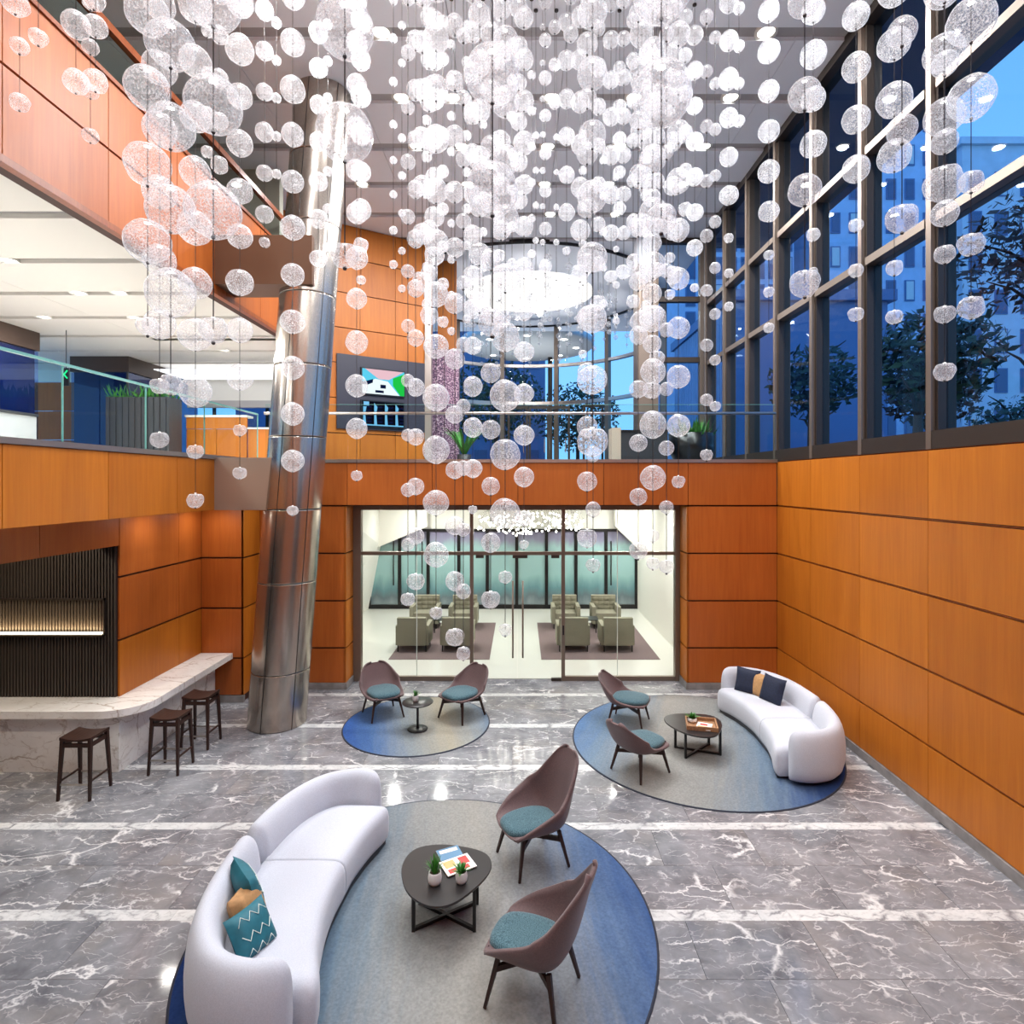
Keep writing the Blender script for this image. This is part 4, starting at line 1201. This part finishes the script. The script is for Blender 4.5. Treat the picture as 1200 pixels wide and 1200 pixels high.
def magazine(label, loc, rotz, w_, h_, cover, bits):
    t_ = thing('magazine', label, 'magazine', loc, rotz)
    boxo('pages', -w_ / 2, w_ / 2, -h_ / 2, h_ / 2, 0, 0.006, 'paper', t_); boxo('cover', -w_ / 2, w_ / 2, -h_ / 2, h_ / 2, 0.006, 0.0075, cover, t_)
    for i, (x0, x1, y0, y1, mt) in enumerate(bits):
        boxo('cover_print', x0 * w_, x1 * w_, y0 * h_, y1 * h_, 0.0075, 0.0082, mt, t_)
magazine('blue covered magazine lying underneath the pale one', (-0.66, 5.63, 0.4145), R(25), 0.22, 0.29, 'paper_blue', [(-0.4, 0.4, 0.25, 0.42, 'paper')])
magazine('pale magazine with red print lying on top of the blue one', (-0.585, 5.50, 0.4235), R(-60), 0.22, 0.29, 'paper', [(-0.4, 0.1, 0.1, 0.4, 'paper_red'), (0.15, 0.42, -0.4, 0.3, 'paper_red'), (-0.4, 0.05, -0.42, -0.05, 'paper_tan')])

tr = thing('wicker_tray', 'square wicker tray on the table beside the sofa with navy cushions', 'tray', (2.66, 8.66, 0.415), R(-12))
boxo('base', -0.2, 0.2, -0.17, 0.17, 0, 0.012, 'wicker', tr)
for x0, x1, y0, y1 in ((-0.2, 0.2, -0.19, -0.17), (-0.2, 0.2, 0.17, 0.19), (-0.22, -0.2, -0.19, 0.19), (0.2, 0.22, -0.19, 0.19)):
    boxo('rim', x0, x1, y0, y1, 0, 0.06, 'wicker', tr)
magazine('tan and white magazine lying in the wicker tray', (2.68, 8.60, 0.4285), R(-25), 0.21, 0.26, 'paper', [(-0.4, 0.4, -0.4, 0.0, 'paper_tan'), (-0.3, 0.2, 0.1, 0.35, 'paper_red')])
plant('low leafy succulent in a pale bowl in the wicker tray', (2.56, 8.78, 0.4285), 0.10, 0.11, 0.07, 0.06, 50, 9, 0.035)

st = thing('side_table', 'small black round pedestal side table between two low chairs', 'side table', (-1.66, 9.50, 0.012))
m = MB(); m.lathe([(0.001, 0.43), (0.24, 0.43), (0.25, 0.44), (0.24, 0.45), (0.001, 0.45)], 40); m.build('table_top', 'black_top', st)
m = MB(); m.lathe([(0.02, 0.02), (0.02, 0.43)], 12); m.build('stem', 'black_metal', st)
m = MB(); m.lathe([(0.001, 0.0), (0.16, 0.0), (0.165, 0.012), (0.15, 0.022), (0.001, 0.024)], 32); m.build('foot', 'black_metal', st)

# ---- bar stools
def stool(label, x, y):
    t_ = thing('bar_stool', label, 'stool', (x, y, 0))
    m = MB(); n = 8; vs = []; W, D = 0.20, 0.17
    for zz in (0, 1):
        for i in range(n + 1):
            u = 2 * i / n - 1
            for v_ in (-1, 1):
                vs.append((u * W, v_ * D, 0.70 + 0.012 * 0 + (0.045 + 0.03 * u * u if zz else 0.02 + 0.02 * u * u) + 0.012))
    fs = []
    q = lambda z, i, j: z * (n + 1) * 2 + i * 2 + j
    for i in range(n):
        fs += [(q(1, i, 0), q(1, i + 1, 0), q(1, i + 1, 1), q(1, i, 1)), (q(0, i, 0), q(0, i, 1), q(0, i + 1, 1), q(0, i + 1, 0)),
               (q(0, i, 0), q(0, i + 1, 0), q(1, i + 1, 0), q(1, i, 0)), (q(0, i, 1), q(1, i, 1), q(1, i + 1, 1), q(0, i + 1, 1))]
    fs += [(q(0, 0, 0), q(1, 0, 0), q(1, 0, 1), q(0, 0, 1)), (q(0, n, 0), q(0, n, 1), q(1, n, 1), q(1, n, 0))]
    m.add(vs, fs); m.build('seat', 'wood_dark', t_)
    for sx in (-1, 1):
        for sy in (-1, 1):
            m = MB(); m.bar((0.175 * sx, 0.145 * sy, 0.75), (0.20 * sx, 0.19 * sy, 0.0), 0.042, 0.042, 0.028, 0.028); m.build('leg', 'wood_dark', t_)
    for sx in (-1, 1):
        m = MB(); m.bar((0.175 * sx, -0.14, 0.68), (0.175 * sx, 0.14, 0.68), 0.025, 0.05); m.build('apron', 'wood_dark', t_)
        m = MB(); m.bar((0.192 * sx, -0.17, 0.24), (0.192 * sx, 0.17, 0.24), 0.018, 0.022); m.build('stretcher', 'wood_dark', t_)
    for sy in (-1, 1):
        m = MB(); m.bar((-0.17, 0.145 * sy, 0.68), (0.17, 0.145 * sy, 0.68), 0.025, 0.05); m.build('apron', 'wood_dark', t_)
        m = MB(); m.bar((-0.19, 0.178 * sy, 0.20), (0.19, 0.178 * sy, 0.20), 0.012, 0.022); m.build('footrest', 'steel_cap', t_)
stool('dark wood bar stool standing before the long front of the counter', -5.60, 7.57)
stool('dark wood bar stool at the rounded corner of the counter', -4.87, 8.21)
stool('dark wood bar stool along the counter side closest to the steel column', -4.87, 8.98)

# ---- lounge armchairs behind the glass
def armchair(label, x, y, rz):
    t_ = thing('club_armchair', label, 'armchair', (x, y, 0.007), rz)     # faces -y at rz=0
    boxo('seat', -0.28, 0.28, -0.34, 0.22, 0.20, 0.42, 'olive_fabric', t_)
    boxo('frame', -0.30, 0.30, -0.33, 0.34, 0.14, 0.21, 'olive_fabric', t_)
    bk = boxo('backrest', -0.34, 0.34, 0.24, 0.38, 0.16, 0.80, 'olive_fabric', t_)
    for i in range(4):
        for j in range(3):
            m = MB(); n = 4; vs = []
            for a in range(n + 1):
                for c in range(n + 1):
                    u, v_ = 2 * a / n - 1, 2 * c / n - 1
                    vs.append((u * 0.082, -0.035 * (1 - u * u) * (1 - v_ * v_) - 0.005, v_ * 0.062))
            m.add(vs, [(a * (n + 1) + c, (a + 1) * (n + 1) + c, (a + 1) * (n + 1) + c + 1, a * (n + 1) + c + 1) for a in range(n) for c in range(n)], 0, True)
            m.build('tuft', 'olive_fabric', bk, (-0.246 + 0.164 * i, -0.07, -0.02 + 0.126 * j))
    for sx in (-1, 1):
        boxo('arm', 0.29 if sx > 0 else -0.39, 0.39 if sx > 0 else -0.29, -0.36, 0.30, 0.14, 0.60, 'olive_fabric', t_)
        for sy in (-0.30, 0.32):
            m = MB(); m.bar((0.33 * sx, sy, 0.15), (0.33 * sx, sy, 0.0), 0.025, 0.025); m.build('leg', 'black_metal', t_)
gx = {'door handle': 1, 'slanting wall': -1}
arms = [(-2.63, 16.35, 0, 'tufted olive armchair facing the doors beside the slanting white wall'), (-1.57, 16.35, 0, 'tufted olive armchair facing the doors, inner one of the slanting wall group'),
        (-2.56, 14.2, PI, 'olive armchair showing its plain back beside the slanting white wall'), (-1.51, 14.2, PI, 'olive armchair showing its plain back, inner one of the slanting wall group'),
        (1.24, 16.35, 0, 'tufted olive armchair facing the doors, inner one of the straight wall group'), (2.34, 16.35, 0, 'tufted olive armchair facing the doors beside the straight white wall'),
        (1.25, 14.2, PI, 'olive armchair showing its plain back, inner one of the straight wall group'), (2.30, 14.2, PI, 'olive armchair showing its plain back beside the straight white wall')]
for x, y, rz, lab in arms: armchair(lab, x, y, rz)
for x0, x1, lab in ((-2.98, -0.70, 'mauve rectangular rug under the armchairs by the slanting wall'), (0.47, 3.15, 'mauve rectangular rug under the armchairs by the straight wall')):
    tag(boxo('area_rug', x0, x1, 13.27, 16.75, -0.001, 0.006, 'mauve_rug'), lab, 'rug')
for x, lab in ((-2.08, 'small black glass side table among the armchairs by the slanting wall'), (1.8, 'small black glass side table among the armchairs by the straight wall')):
    t_ = thing('glass_side_table', lab, 'side table', (x, 15.4, 0.006))
    boxo('table_top', -0.22, 0.22, -0.22, 0.22, 0.42, 0.44, 'black_top', t_)
    for sx in (-1, 1):
        for sy in (-1, 1): boxo('leg', 0.2 * sx - 0.012, 0.2 * sx + 0.012, 0.2 * sy - 0.012, 0.2 * sy + 0.012, 0, 0.42, 'black_metal', t_)
# branch light of tiny bulbs
cl = thing('branch_light', 'wide ceiling light of tiny glowing bulbs behind the glass doors', 'ceiling light', (0.25, 14.6, 3.05))
m = MB(); m2 = MB(); rb = random.Random(5)
for i in range(190):
    a = rb.uniform(0, 2 * PI); rr = math.sqrt(rb.random())
    p = Vector((rr * 1.35 * math.cos(a), rr * 1.1 * math.sin(a), rb.uniform(-0.38, 0.22) * (1.1 - 0.5 * rr)))
    m.sphere(p, 0.022, 6, 4)
    if i % 3 == 0: m2.tube([p, (p.x * 0.85, p.y * 0.85, 0.44)], 0.004, 4)
tag(m.build('bulbs', 'bulb_glow', cl), kind='stuff'); m2.build('branches', 'chrome', cl)
m = MB(); m.box(-1.2, 1.2, -0.9, 0.9, 0.40, 0.448); m.build('canopy', 'white_paint', cl)

# ---- upper lobby furnishings
pl_ = thing('lobby_planter', 'black curved planter with a leafy plant in the upper lobby', 'planter', (3.95, 13.6, 4.36))
m = MB(); m.lathe([(0.001, 0), (0.35, 0.0), (0.5, 0.35), (0.52, 0.75), (0.47, 0.76), (0.45, 0.6), (0.001, 0.6)], 28); m.build('pot', 'plastic_black', pl_)
m = MB()
for i in range(120):
    a = random.uniform(0, 2 * PI); r_ = random.uniform(0.05, 0.45); p = Vector((r_ * math.cos(a), r_ * math.sin(a), 0.62)); d = Vector((math.cos(a) * 0.2, math.sin(a) * 0.2, random.uniform(.15, .5)))
    s = Vector((-math.sin(a), math.cos(a), 0)) * 0.035
    m.add([p, p + d * .5 - s, p + d, p + d * .5 + s], [(0, 1, 2, 3)])
m.build('leaves', 'leaf', pl_)
bx_ = thing('reception_desk', 'low black reception desk with a beige side in the upper lobby', 'desk', (2.05, 13.2, 4.36))
boxo('front', 0.2, 1.25, 0, 0.5, 0, 0.78, 'charcoal', bx_); boxo('side', 0, 0.2, 0, 0.5, 0, 0.86, 'beige_box', bx_); boxo('top', 0.2, 1.28, -0.03, 0.53, 0.78, 0.81, 'black_top', bx_)
lp = thing('lobby_palm', 'green palm plant beside the pink speckled panel', 'plant', (-1.55, 16.2, 4.36))
m = MB(); m.lathe([(0.001, 0), (0.16, 0), (0.2, 0.4), (0.17, 0.4), (0.001, 0.35)], 20); m.build('pot', 'charcoal', lp)
m = MB()
for i in range(22):
    a = random.uniform(0, 2 * PI); L_ = random.uniform(0.5, 0.9); side = Vector((-math.sin(a), math.cos(a), 0)) * 0.05
    vs = []
    for k in range(5):
        u = k / 4; c = Vector((math.cos(a) * L_ * u, math.sin(a) * L_ * u, 0.35 + 1.5 * u - 0.75 * u * u)); w_ = (1 - u) ** .5 + 0.02; vs += [c - side * w_, c + side * w_]
    m.add(vs, [(2 * k, 2 * k + 1, 2 * k + 3, 2 * k + 2) for k in range(4)], 0, True)
m.build('leaves', 'leaf', lp)

# ================================================================== CHANDELIER
def ball_mesh(seed, dimple):
    rnd = random.Random(seed); off = Vector((rnd.uniform(0, 50), rnd.uniform(0, 50), 0))
    m = MB(); prof = []; n, rg = 24, 16; vs = []
    for i in range(rg + 1):
        th = PI * i / rg
        for k in range(n):
            a = 2 * PI * k / n
            d = Vector((math.sin(th) * math.cos(a), math.sin(th) * math.sin(a), -math.cos(th)))
            f = 1 + 0.05 * mnoise.noise(d * 1.4 + off)
            if dimple:
                f *= 1 + 0.10 * mnoise.noise(d * 1.6 + off * 1.7)
                if d.z > 0.75: f *= 1 - dimple * (d.z - 0.75) / 0.25
            if d.z < -0.93: f *= 1 + 0.04 * (-d.z - 0.93) / 0.07
            vs.append(d * 0.5 * f)
    fs = [(i * n + k, i * n + (k + 1) % n, (i + 1) * n + (k + 1) % n, (i + 1) * n + k) for i in range(rg) for k in range(n)]
    m.add(vs, fs, 0, True)
    m.lathe([(0.001, 0.44), (0.085, 0.43), (0.001, 0.42)], 6, mi=1)
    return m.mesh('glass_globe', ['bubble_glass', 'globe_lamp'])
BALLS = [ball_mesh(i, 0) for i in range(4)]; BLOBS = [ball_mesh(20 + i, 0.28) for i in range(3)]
NUM = {1: 'one', 2: 'two', 3: 'three', 4: 'four', 5: 'five', 6: 'six', 7: 'seven', 8: 'eight', 9: 'nine', 10: 'ten', 11: 'eleven', 12: 'twelve', 13: 'thirteen', 14: 'fourteen', 15: 'fifteen', 16: 'sixteen'}
def place_words(x, ylast):
    if x < 60: return 'at the start of the high timber parapet'
    if x < 130: return 'before the high timber parapet'
    if x < 300: return 'over the mezzanine balustrade'
    if x < 358: return 'before the leaning steel column'
    if x < 430: return 'beside the leaning steel column'
    if x > 1080: return 'before the wide last window'
    if x > 930: return 'before the tall side windows'
    if x > 800: return 'near the corner of the side windows'
    where = 'before the video screens' if x < 495 else 'before the pink panel' if x < 540 else 'before the rotunda doors' if x < 610 else 'before the lit rotunda disc' if x < 660 else 'before the rotunda sky' if x < 745 else 'before the bronze pier'
    if ylast > 640: return where + ' and lounge doors'
    if ylast > 540: return where + ' and timber fascia'
    if ylast > 400: return where
    return where + ' ending high'
nstrand = 0
PLACED = []
def strand(x, d, ys, end=(), sp=None, nup=2, wob=True):
    """x photo column, d usual globe width, ys globe heights, end: (y, d) of the smaller last globes"""
    global nstrand
    rnd = random.Random(int(x * 7 + ys[-1] * 3 + d)); nstrand += 1
    spac = sp or ((ys[-1] - ys[0]) / (len(ys) - 1) if len(ys) > 1 else 60)
    Y0 = 0.5 * F / spac
    big = max([d * 1.06] + [e[1] for e in end])
    for k in range(60):                      # keep globes of neighbouring strands from touching
        Y = Y0 * (1 + 0.012 * ((k + 1) // 2) * (1 if k % 2 else -1))
        X = (x - CX) / F * Y; rad = big / F * Y / 2
        if all((X - a) ** 2 + (Y - b) ** 2 > (rad + c + 0.01) ** 2 for a, b, c in PLACED): break
    PLACED.append((X, Y, rad))
    seq = [(y, d * rnd.uniform(0.93, 1.06) if wob else d) for y in ys]
    seq = [(ys[0] - spac * (k + 1), d) for k in range(nup)][::-1] + seq + list(end)
    drop = [q for q in seq if H - (q[0] - CY) / F * Y > ZC - 0.35]
    seq = seq[len(drop):]; nup = max(0, nup - len(drop))
    nvis = len(ys) + len(end); ylast = seq[-1][0]
    real = d / F * Y
    size = 'very large' if real > 0.285 else 'large' if real > 0.245 else 'medium' if real > 0.2 else 'smallish' if real > 0.165 else 'small' if real > 0.115 else 'tiny'
    lab = f'strand of {NUM.get(nvis, "many")} {size} clear glass globes ' + place_words(x, ylast)
    t_ = thing('globe_strand', lab, 'glass strand', (X, Y, ZC), 0, 'strands of the glass globe chandelier')
    zl = H - (seq[-1][0] - CY) / F * Y - ZC
    m = MB(); m.tube([(0, 0, 0), (0, 0, zl)], 0.0032, 4)
    for i, (y, dd_) in enumerate(seq):
        D = dd_ / F * Y; z = H - (y - CY) / F * Y - ZC
        blob = i >= nup + len(ys) or (i == len(seq) - 1)
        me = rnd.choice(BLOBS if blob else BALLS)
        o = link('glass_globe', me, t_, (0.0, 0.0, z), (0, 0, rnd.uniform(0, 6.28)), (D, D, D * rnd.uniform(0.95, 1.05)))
        m.sphere((0, 0, z - D * 0.5), 0.011, 6, 4)
    m.lathe([(0.001, 0), (0.03, -0.003), (0.03, -0.02), (0.001, -0.022)], 10)
    m.build('cable', 'cable', t_)
def rg(a, step, n): return [a + step * i for i in range(n)]
S = strand
S(23, 20, [54, 120], sp=66); S(45, 20, [-22, 44], sp=66); S(18, 28, [3], sp=72, nup=1)
S(89, 28, [29, 96], sp=67); S(112, 25, [31, 95], sp=64); S(106, 18, [3, 55, 107, 159], sp=56)
S(110, 24, [0], sp=62, nup=1)
S(173, 49, [15, 104, 193, 283], [(382, 24)]); S(200, 52, [53, 149, 245, 343], [(450, 25)]); S(250, 64, [0, 123, 247], [(386, 31)])
S(187, 36, [5, 80, 152, 225, 305, 380], [(452, 20), (515, 20)]); S(229, 36, [7, 72, 137, 202, 267, 332, 392, 459], [(529, 18), (586, 18)])
S(281, 30, [3, 58, 113, 168, 224, 277, 331, 387, 442], [(504, 15), (554, 15)]); S(257, 20, [-8, 41, 92, 142, 193]); S(243, 13, [85, 132, 178], sp=48)
S(310, 20, [12, 60, 108, 155, 203, 251], [(284, 12)]); S(324, 11, [27, 71, 115, 160, 204])
S(343, 27, [-5, 50, 105, 158, 213, 267, 322, 377, 431, 485, 540], [(598, 13)])
S(404, 63, [33, 157], [(299, 31)]); S(373, 21, [-5, 38, 80, 123, 166, 213, 257, 303]); S(384, 11, [72, 115, 160, 201, 245, 290])
S(423, 24, [25, 70, 113, 157, 202, 246], [(287, 17), (328, 11)]); S(418, 25, [0, 50, 100, 150, 200, 250, 302, 350, 401, 452, 502], [(557, 13)])
S(461, 9.5, [45, 96, 146, 188, 228, 270, 310])
S(478, 16, rg(-2, 64, 12)); S(487, 21, rg(-10, 58, 13) [:12] + [681]); S(511, 30, [45, 104, 163, 224, 284, 345, 406, 466, 527, 589, 650], [(718, 15)])
S(533, 23, rg(30, 65.1, 12)); S(543, 17, rg(-30, 72.3, 12)); S(554, 22, [-10, 38, 86, 133, 180, 228, 276, 324, 362, 405, 453, 501, 549], [(597, 11)])
S(577, 63, [88, 222], [(378, 33)]); S(592, 34, rg(-18, 68.8, 10), [(676, 16), (738, 15)]); S(575, 23, rg(40, 66.2, 11))
S(614, 24, rg(21, 48.9, 12), [(607, 20), (638, 11)]); S(608, 20, [10, 55, 97, 143, 190, 235]); S(639, 15, rg(3, 44.2, 9)); S(636, 7, rg(32, 42, 7))
S(664, 20, [26, 71, 116, 160, 205, 249], [(294, 10)]); S(669, 18, [-5, 40], sp=45); S(694, 34, rg(15, 71.7, 8)); S(688, 24, rg(-12, 64, 10), [(630, 23)])
S(695, 17, [532, 597, 662], nup=0); S(716, 20, [2, 47, 94, 137, 182, 228, 273], [(324, 15)]); S(731, 17, rg(0, 45.5, 8)); S(726, 15, [80, 125, 163, 202, 244])
S(775, 67, [-12, 110], [(256, 36)]); S(748, 22, rg(15, 63, 11)); S(765, 31, rg(0, 62.2, 10), [(628, 15), (660, 15)]); S(764, 22, [180, 232, 285, 344, 403, 457])
S(781, 17, rg(40, 69.3, 10)); S(795, 27, rg(-17, 57.3, 10), [(564, 15)]); S(814, 20, rg(0, 41.5, 8), [(337, 10)]); S(828, 15, rg(20, 64.1, 9))
S(838, 13.5, rg(44, 54, 9)); S(854, 22, [3, 48, 93, 138, 184, 229], [(279, 11), (320, 11), (359, 11)]); S(901, 24, [13, 60, 107, 154, 201, 248], [(299, 12), (342, 12), (384, 12)])
S(953, 28, [13, 64, 116, 169], [(275, 15), (318, 10)]); S(943, 35, [0, 111, 223], [(332, 33)]); S(1003, 31, [19, 79, 140, 198], [(264, 16), (317, 16), (368, 17)])
S(1048, 36, [52, 117, 183], [(314, 18), (371, 18)]); S(1057, 34, [38, 152], [(256, 34)], sp=109); S(1106, 42, [-12, 62, 137, 215])
S(1107, 28, [75, 166, 250], [(298, 22), (368, 22), (435, 22)], sp=86); S(1138, 50, [25, 115], [(213, 26), (286, 27), (360, 27)], sp=90)
# further strands in the dense middle
for x, d, y0, st_, n in ((471, 9, 30, 44, 8), (495, 24, -6, 56, 7), (500, 12, 12, 43, 9), (503, 21, 20, 50, 8), (519, 14, 25, 44, 9), (529, 10, 10, 42, 10), (547, 11, 30, 43, 9),
                         (562, 26, 18, 56, 7), (566, 10, 20, 42, 9), (585, 14, 30, 45, 8), (587, 22, 10, 52, 8), (600, 12, 8, 43, 9), (623, 10, 130, 42, 6), (628, 8, 200, 41, 5), (652, 7, 120, 41, 6), (680, 22, 20, 50, 7), (683, 10, 200, 43, 6),
                         (701, 18, 33, 46, 8), (707, 9, 230, 42, 4), (722, 8, 250, 42, 4), (742, 16, 24, 47, 8), (752, 26, 40, 56, 7), (757, 12, 100, 43, 7), (760, 24, 12, 51, 8), (770, 18, 160, 52, 6), (789, 22, 10, 52, 7),
                         (803, 17, 20, 45, 6), (785, 12, 130, 43, 6), (866, 13, 10, 44, 4), (650, 14, -12, 44, 4), (509, 22, 70, 46, 6)):
    S(x, d, rg(y0, st_, n), nup=1)

# ---- small globes hung in the rotunda ceiling ring
rr_ = random.Random(11)
MINI = []
for k in range(5):
    m = MB(); n_ = 3 + k % 3; z = -0.25 - 0.1 * k
    for i in range(n_):
        r_ = rr_.choice((0.05, 0.07, 0.09, 0.12)); m.sphere((0, 0, z), r_, 10, 8, 1); z -= rr_.uniform(0.32, 0.5)
    m.tube([(0, 0, 0), (0, 0, z + 0.3)], 0.004, 4, 0); MINI.append(m.mesh('mini_strand', ['cable', 'bubble_glass']))
for i in range(64):
    a = rr_.uniform(0, 2 * PI); r_ = 4.2 * math.sqrt((i + 0.7) / 64.7); a = i * 2.39996
    o = link('mini_globe_strand', rr_.choice(MINI), None, (RC[0] + r_ * math.cos(a), RC[1] + r_ * math.sin(a), ZC), (0, 0, a))
    if i % 6 == 0:  # point light added on some strands to brighten the ceiling inside the ring
        pl = bpy.data.lights.new('ring_fill_light', 'POINT'); pl.energy = 14; pl.color = (1, 0.97, 0.97); pl.shadow_soft_size = 0.05
        po = bpy.data.objects.new('ring_fill_light', pl); COL.objects.link(po); po.parent = o; po.location = (0, 0, -0.7)
    tag(o, 'short strand of small glass globes under the rotunda ceiling ring', 'glass strand', 'short strands in the rotunda ring')

# ================================================================== OUTSIDE
sbox('ground_outside', 5.3, 140, -40, 160, 3.2, 3.9, 'street', 'grey street outside the side windows', 'ground')
sbox('ground_outside_rear', -80, 5.3, 27, 160, 3.2, 3.9, 'street', 'grey street outside the rotunda', 'ground')
sbox('ceiling_outside', 5.3, 7.7, -4, 17, ZC, ZC + 0.4, 'soffit_out', 'exterior soffit overhanging the side windows', 'soffit')
def building(label, x0, x1, y0, y1, z1, wall, cw, rh, ww, wh, face='front', ribs=False, lit=0.15, sill=True, z0=3.9):
    t_ = thing('building', label, 'building', (x0, y0, z0))
    W, D, Ht = x1 - x0, y1 - y0, z1 - z0
    boxo('wall', 0, W, 0, D, 0, Ht, wall, t_); boxo('cornice', -0.4, W + 0.4, -0.4, D + 0.4, Ht - 0.7, Ht, wall, t_)
    rnd = random.Random(int(x0 * 13 + y0))
    span = W if face == 'front' else D
    nc = int(span / cw); nr = int((Ht - 2.0) / rh)
    for i in range(nc):
        for j in range(nr):
            c = (i + 0.5) * span / nc; z = 1.2 + j * rh
            mt = 'win_lit' if rnd.random() < lit else 'win_dark'
            if face == 'front':
                w_ = boxo('window', c - ww / 2, c + ww / 2, -0.1, 0.0, z, z + wh, 'facade_dark', t_)
                boxo('pane', -ww / 2 + 0.12, ww / 2 - 0.12, -0.08, -0.055, -wh / 2 + 0.12, wh / 2 - 0.12, mt, w_)
            else:
                w_ = boxo('window', -0.1, 0.0, c - ww / 2, c + ww / 2, z, z + wh, 'facade_dark', t_)
                boxo('pane', -0.08, -0.055, -ww / 2 + 0.12, ww / 2 - 0.12, -wh / 2 + 0.12, wh / 2 - 0.12, mt, w_)
    return t_
building('pale stone office building with regular windows across the street', 45, 66, 60, 75, 39, 'stone_facade', 2.4, 4.0, 1.3, 2.5, lit=0.2)
building('blue grey stone building with paired windows beyond the tree', 28, 38.2, 54, 64, 40, 'facade_blue', 1.5, 3.1, 0.9, 1.9, lit=0.12)
building('tall blue glass building with pale floor bands behind the window mullions', 15.5, 26, 56, 74, 44, 'facade_blue', 1.3, 2.6, 0.95, 2.1, lit=0.2)
b4 = building('low blue ribbed building with a sloping roofline seen through the rear bay', 14, 24, 38.5, 53, 16.5, 'facade_dark', 50, 50, 1, 1)
for i in range(28):
    boxo('rib', -0.3, 0.0, 0.3 + i * 0.5, 0.42 + i * 0.5, 0, 11.8, 'facade_blue', b4)
building('dark office block beyond the rotunda entrance', -30, 2.6, 62, 75, 24, 'facade_dark', 2.6, 3.6, 1.6, 2.4, lit=0.06)
building('blue stone building beyond the mezzanine windows', -60, -34, 50, 62, 22, 'facade_blue', 3.0, 3.8, 1.5, 2.4, lit=0.1)
cn = thing('entrance_canopy', 'round white entrance canopy with downlights outside the rotunda', 'canopy', (0.3, 29.6, 10.75))
m = MB(); m.lathe([(0.001, 0), (3.3, 0), (3.3, 0.35), (0.001, 0.35)], 48); m.build('soffit', 'white_paint', cn)
for k in range(8):
    a = k * PI / 4; m = MB(); m.disc(0.16, -0.012, 12, (2.5 * math.cos(a), 2.5 * math.sin(a)), flip=True); m.build('downlight_lens', 'lamp_glow', cn)
for xu in (-1.6, 1.6):  # uplights added on the ground to brighten the canopy soffit
    m = MB(); m.lathe([(0.001, 0), (0.3, 0), (0.3, 0.12), (0.26, 0.12), (0.001, 0.1)], 20, (xu, 0, -6.85)); m.build('added_uplight', 'black_metal', cn)
    light_area('added_uplight_lamp', (xu, 0, -6.7), 0.45, 170, (1, 0.95, 0.9), (R(180), 0, 0), cn)
for a in (R(60), R(120)):
    m = MB(); m.tube([(2.6 * math.cos(a), 2.6 * math.sin(a), 0), (2.6 * math.cos(a), 2.6 * math.sin(a), -6.85)], 0.12, 10); m.build('post', 'bronze_dark', cn)
def tree(label, x, y, h, crown_r, crown_z, n, mat, seed, lean=0.0):
    rnd = random.Random(seed); t_ = thing('street_tree', label, 'tree', (x, y, 3.9))
    pts = [(lean * (u ** 2) * 1.2 - lean * u * 0.8, 0.1 * math.sin(3 * u), h * 0.75 * u) for u in [i / 6 for i in range(7)]]
    m = MB(); m.tube(pts, [0.16 - 0.018 * i for i in range(7)], 8)
    for i in range(9):
        a = rnd.uniform(0, 2 * PI); b0 = Vector(pts[3 + i % 4]); b1 = b0 + Vector((math.cos(a) * crown_r * .7, math.sin(a) * crown_r * .7, rnd.uniform(0.4, 1.2)))
        m.tube([b0, (b0 + b1) / 2 + Vector((0, 0, .15)), b1], [0.06, 0.04, 0.015], 6)
    m.build('trunk', 'bark', t_)
    m = MB()
    for i in range(n):
        d = Vector((rnd.gauss(0, 1), rnd.gauss(0, 1), rnd.gauss(0, 1))).normalized() * (rnd.random() ** 0.4)
        c = Vector((pts[-1][0] + d.x * crown_r, d.y * crown_r, crown_z + d.z * crown_r * 0.85))
        s = rnd.uniform(0.09, 0.2); u = Vector((rnd.gauss(0, 1), rnd.gauss(0, 1), rnd.gauss(0, 1))).normalized() * s; v_ = u.orthogonal().normalized() * s * 0.6
        m.add([c - u, c - v_, c + u, c + v_], [(0, 1, 2, 3)])
    tag(m.build('foliage', mat, t_), kind='stuff')
tree('leafy street tree with green brown crown outside the last full window', 14.6, 16.5, 8.0, 2.1, 6.6, 1500, 'leaf_autumn', 1)
tree('curved trunk tree with thin crown outside the third window', 10.0, 14.6, 4.6, 1.5, 3.2, 1300, 'leaf_dark', 2, 0.7)
tree('reddish brown tree outside the side windows', 14.6, 20.9, 5.0, 1.6, 3.4, 1300, 'leaf_autumn', 3)
tree('dark green tree outside the narrow far windows', 10.2, 20.6, 5.2, 1.5, 3.6, 1100, 'leaf_dark', 4)
tree('low dark green tree near the stone office building', 22.5, 27.0, 4.2, 2.0, 2.4, 1200, 'leaf_dark', 5)
tree('dark tree standing outside the rotunda doors', -1.5, 36.0, 7.0, 3.0, 5.0, 2200, 'leaf_dark', 6)
tree('second dark tree beyond the rotunda glass near the canopy', 3.8, 39.0, 7.0, 2.8, 4.4, 2000, 'leaf_dark', 8)
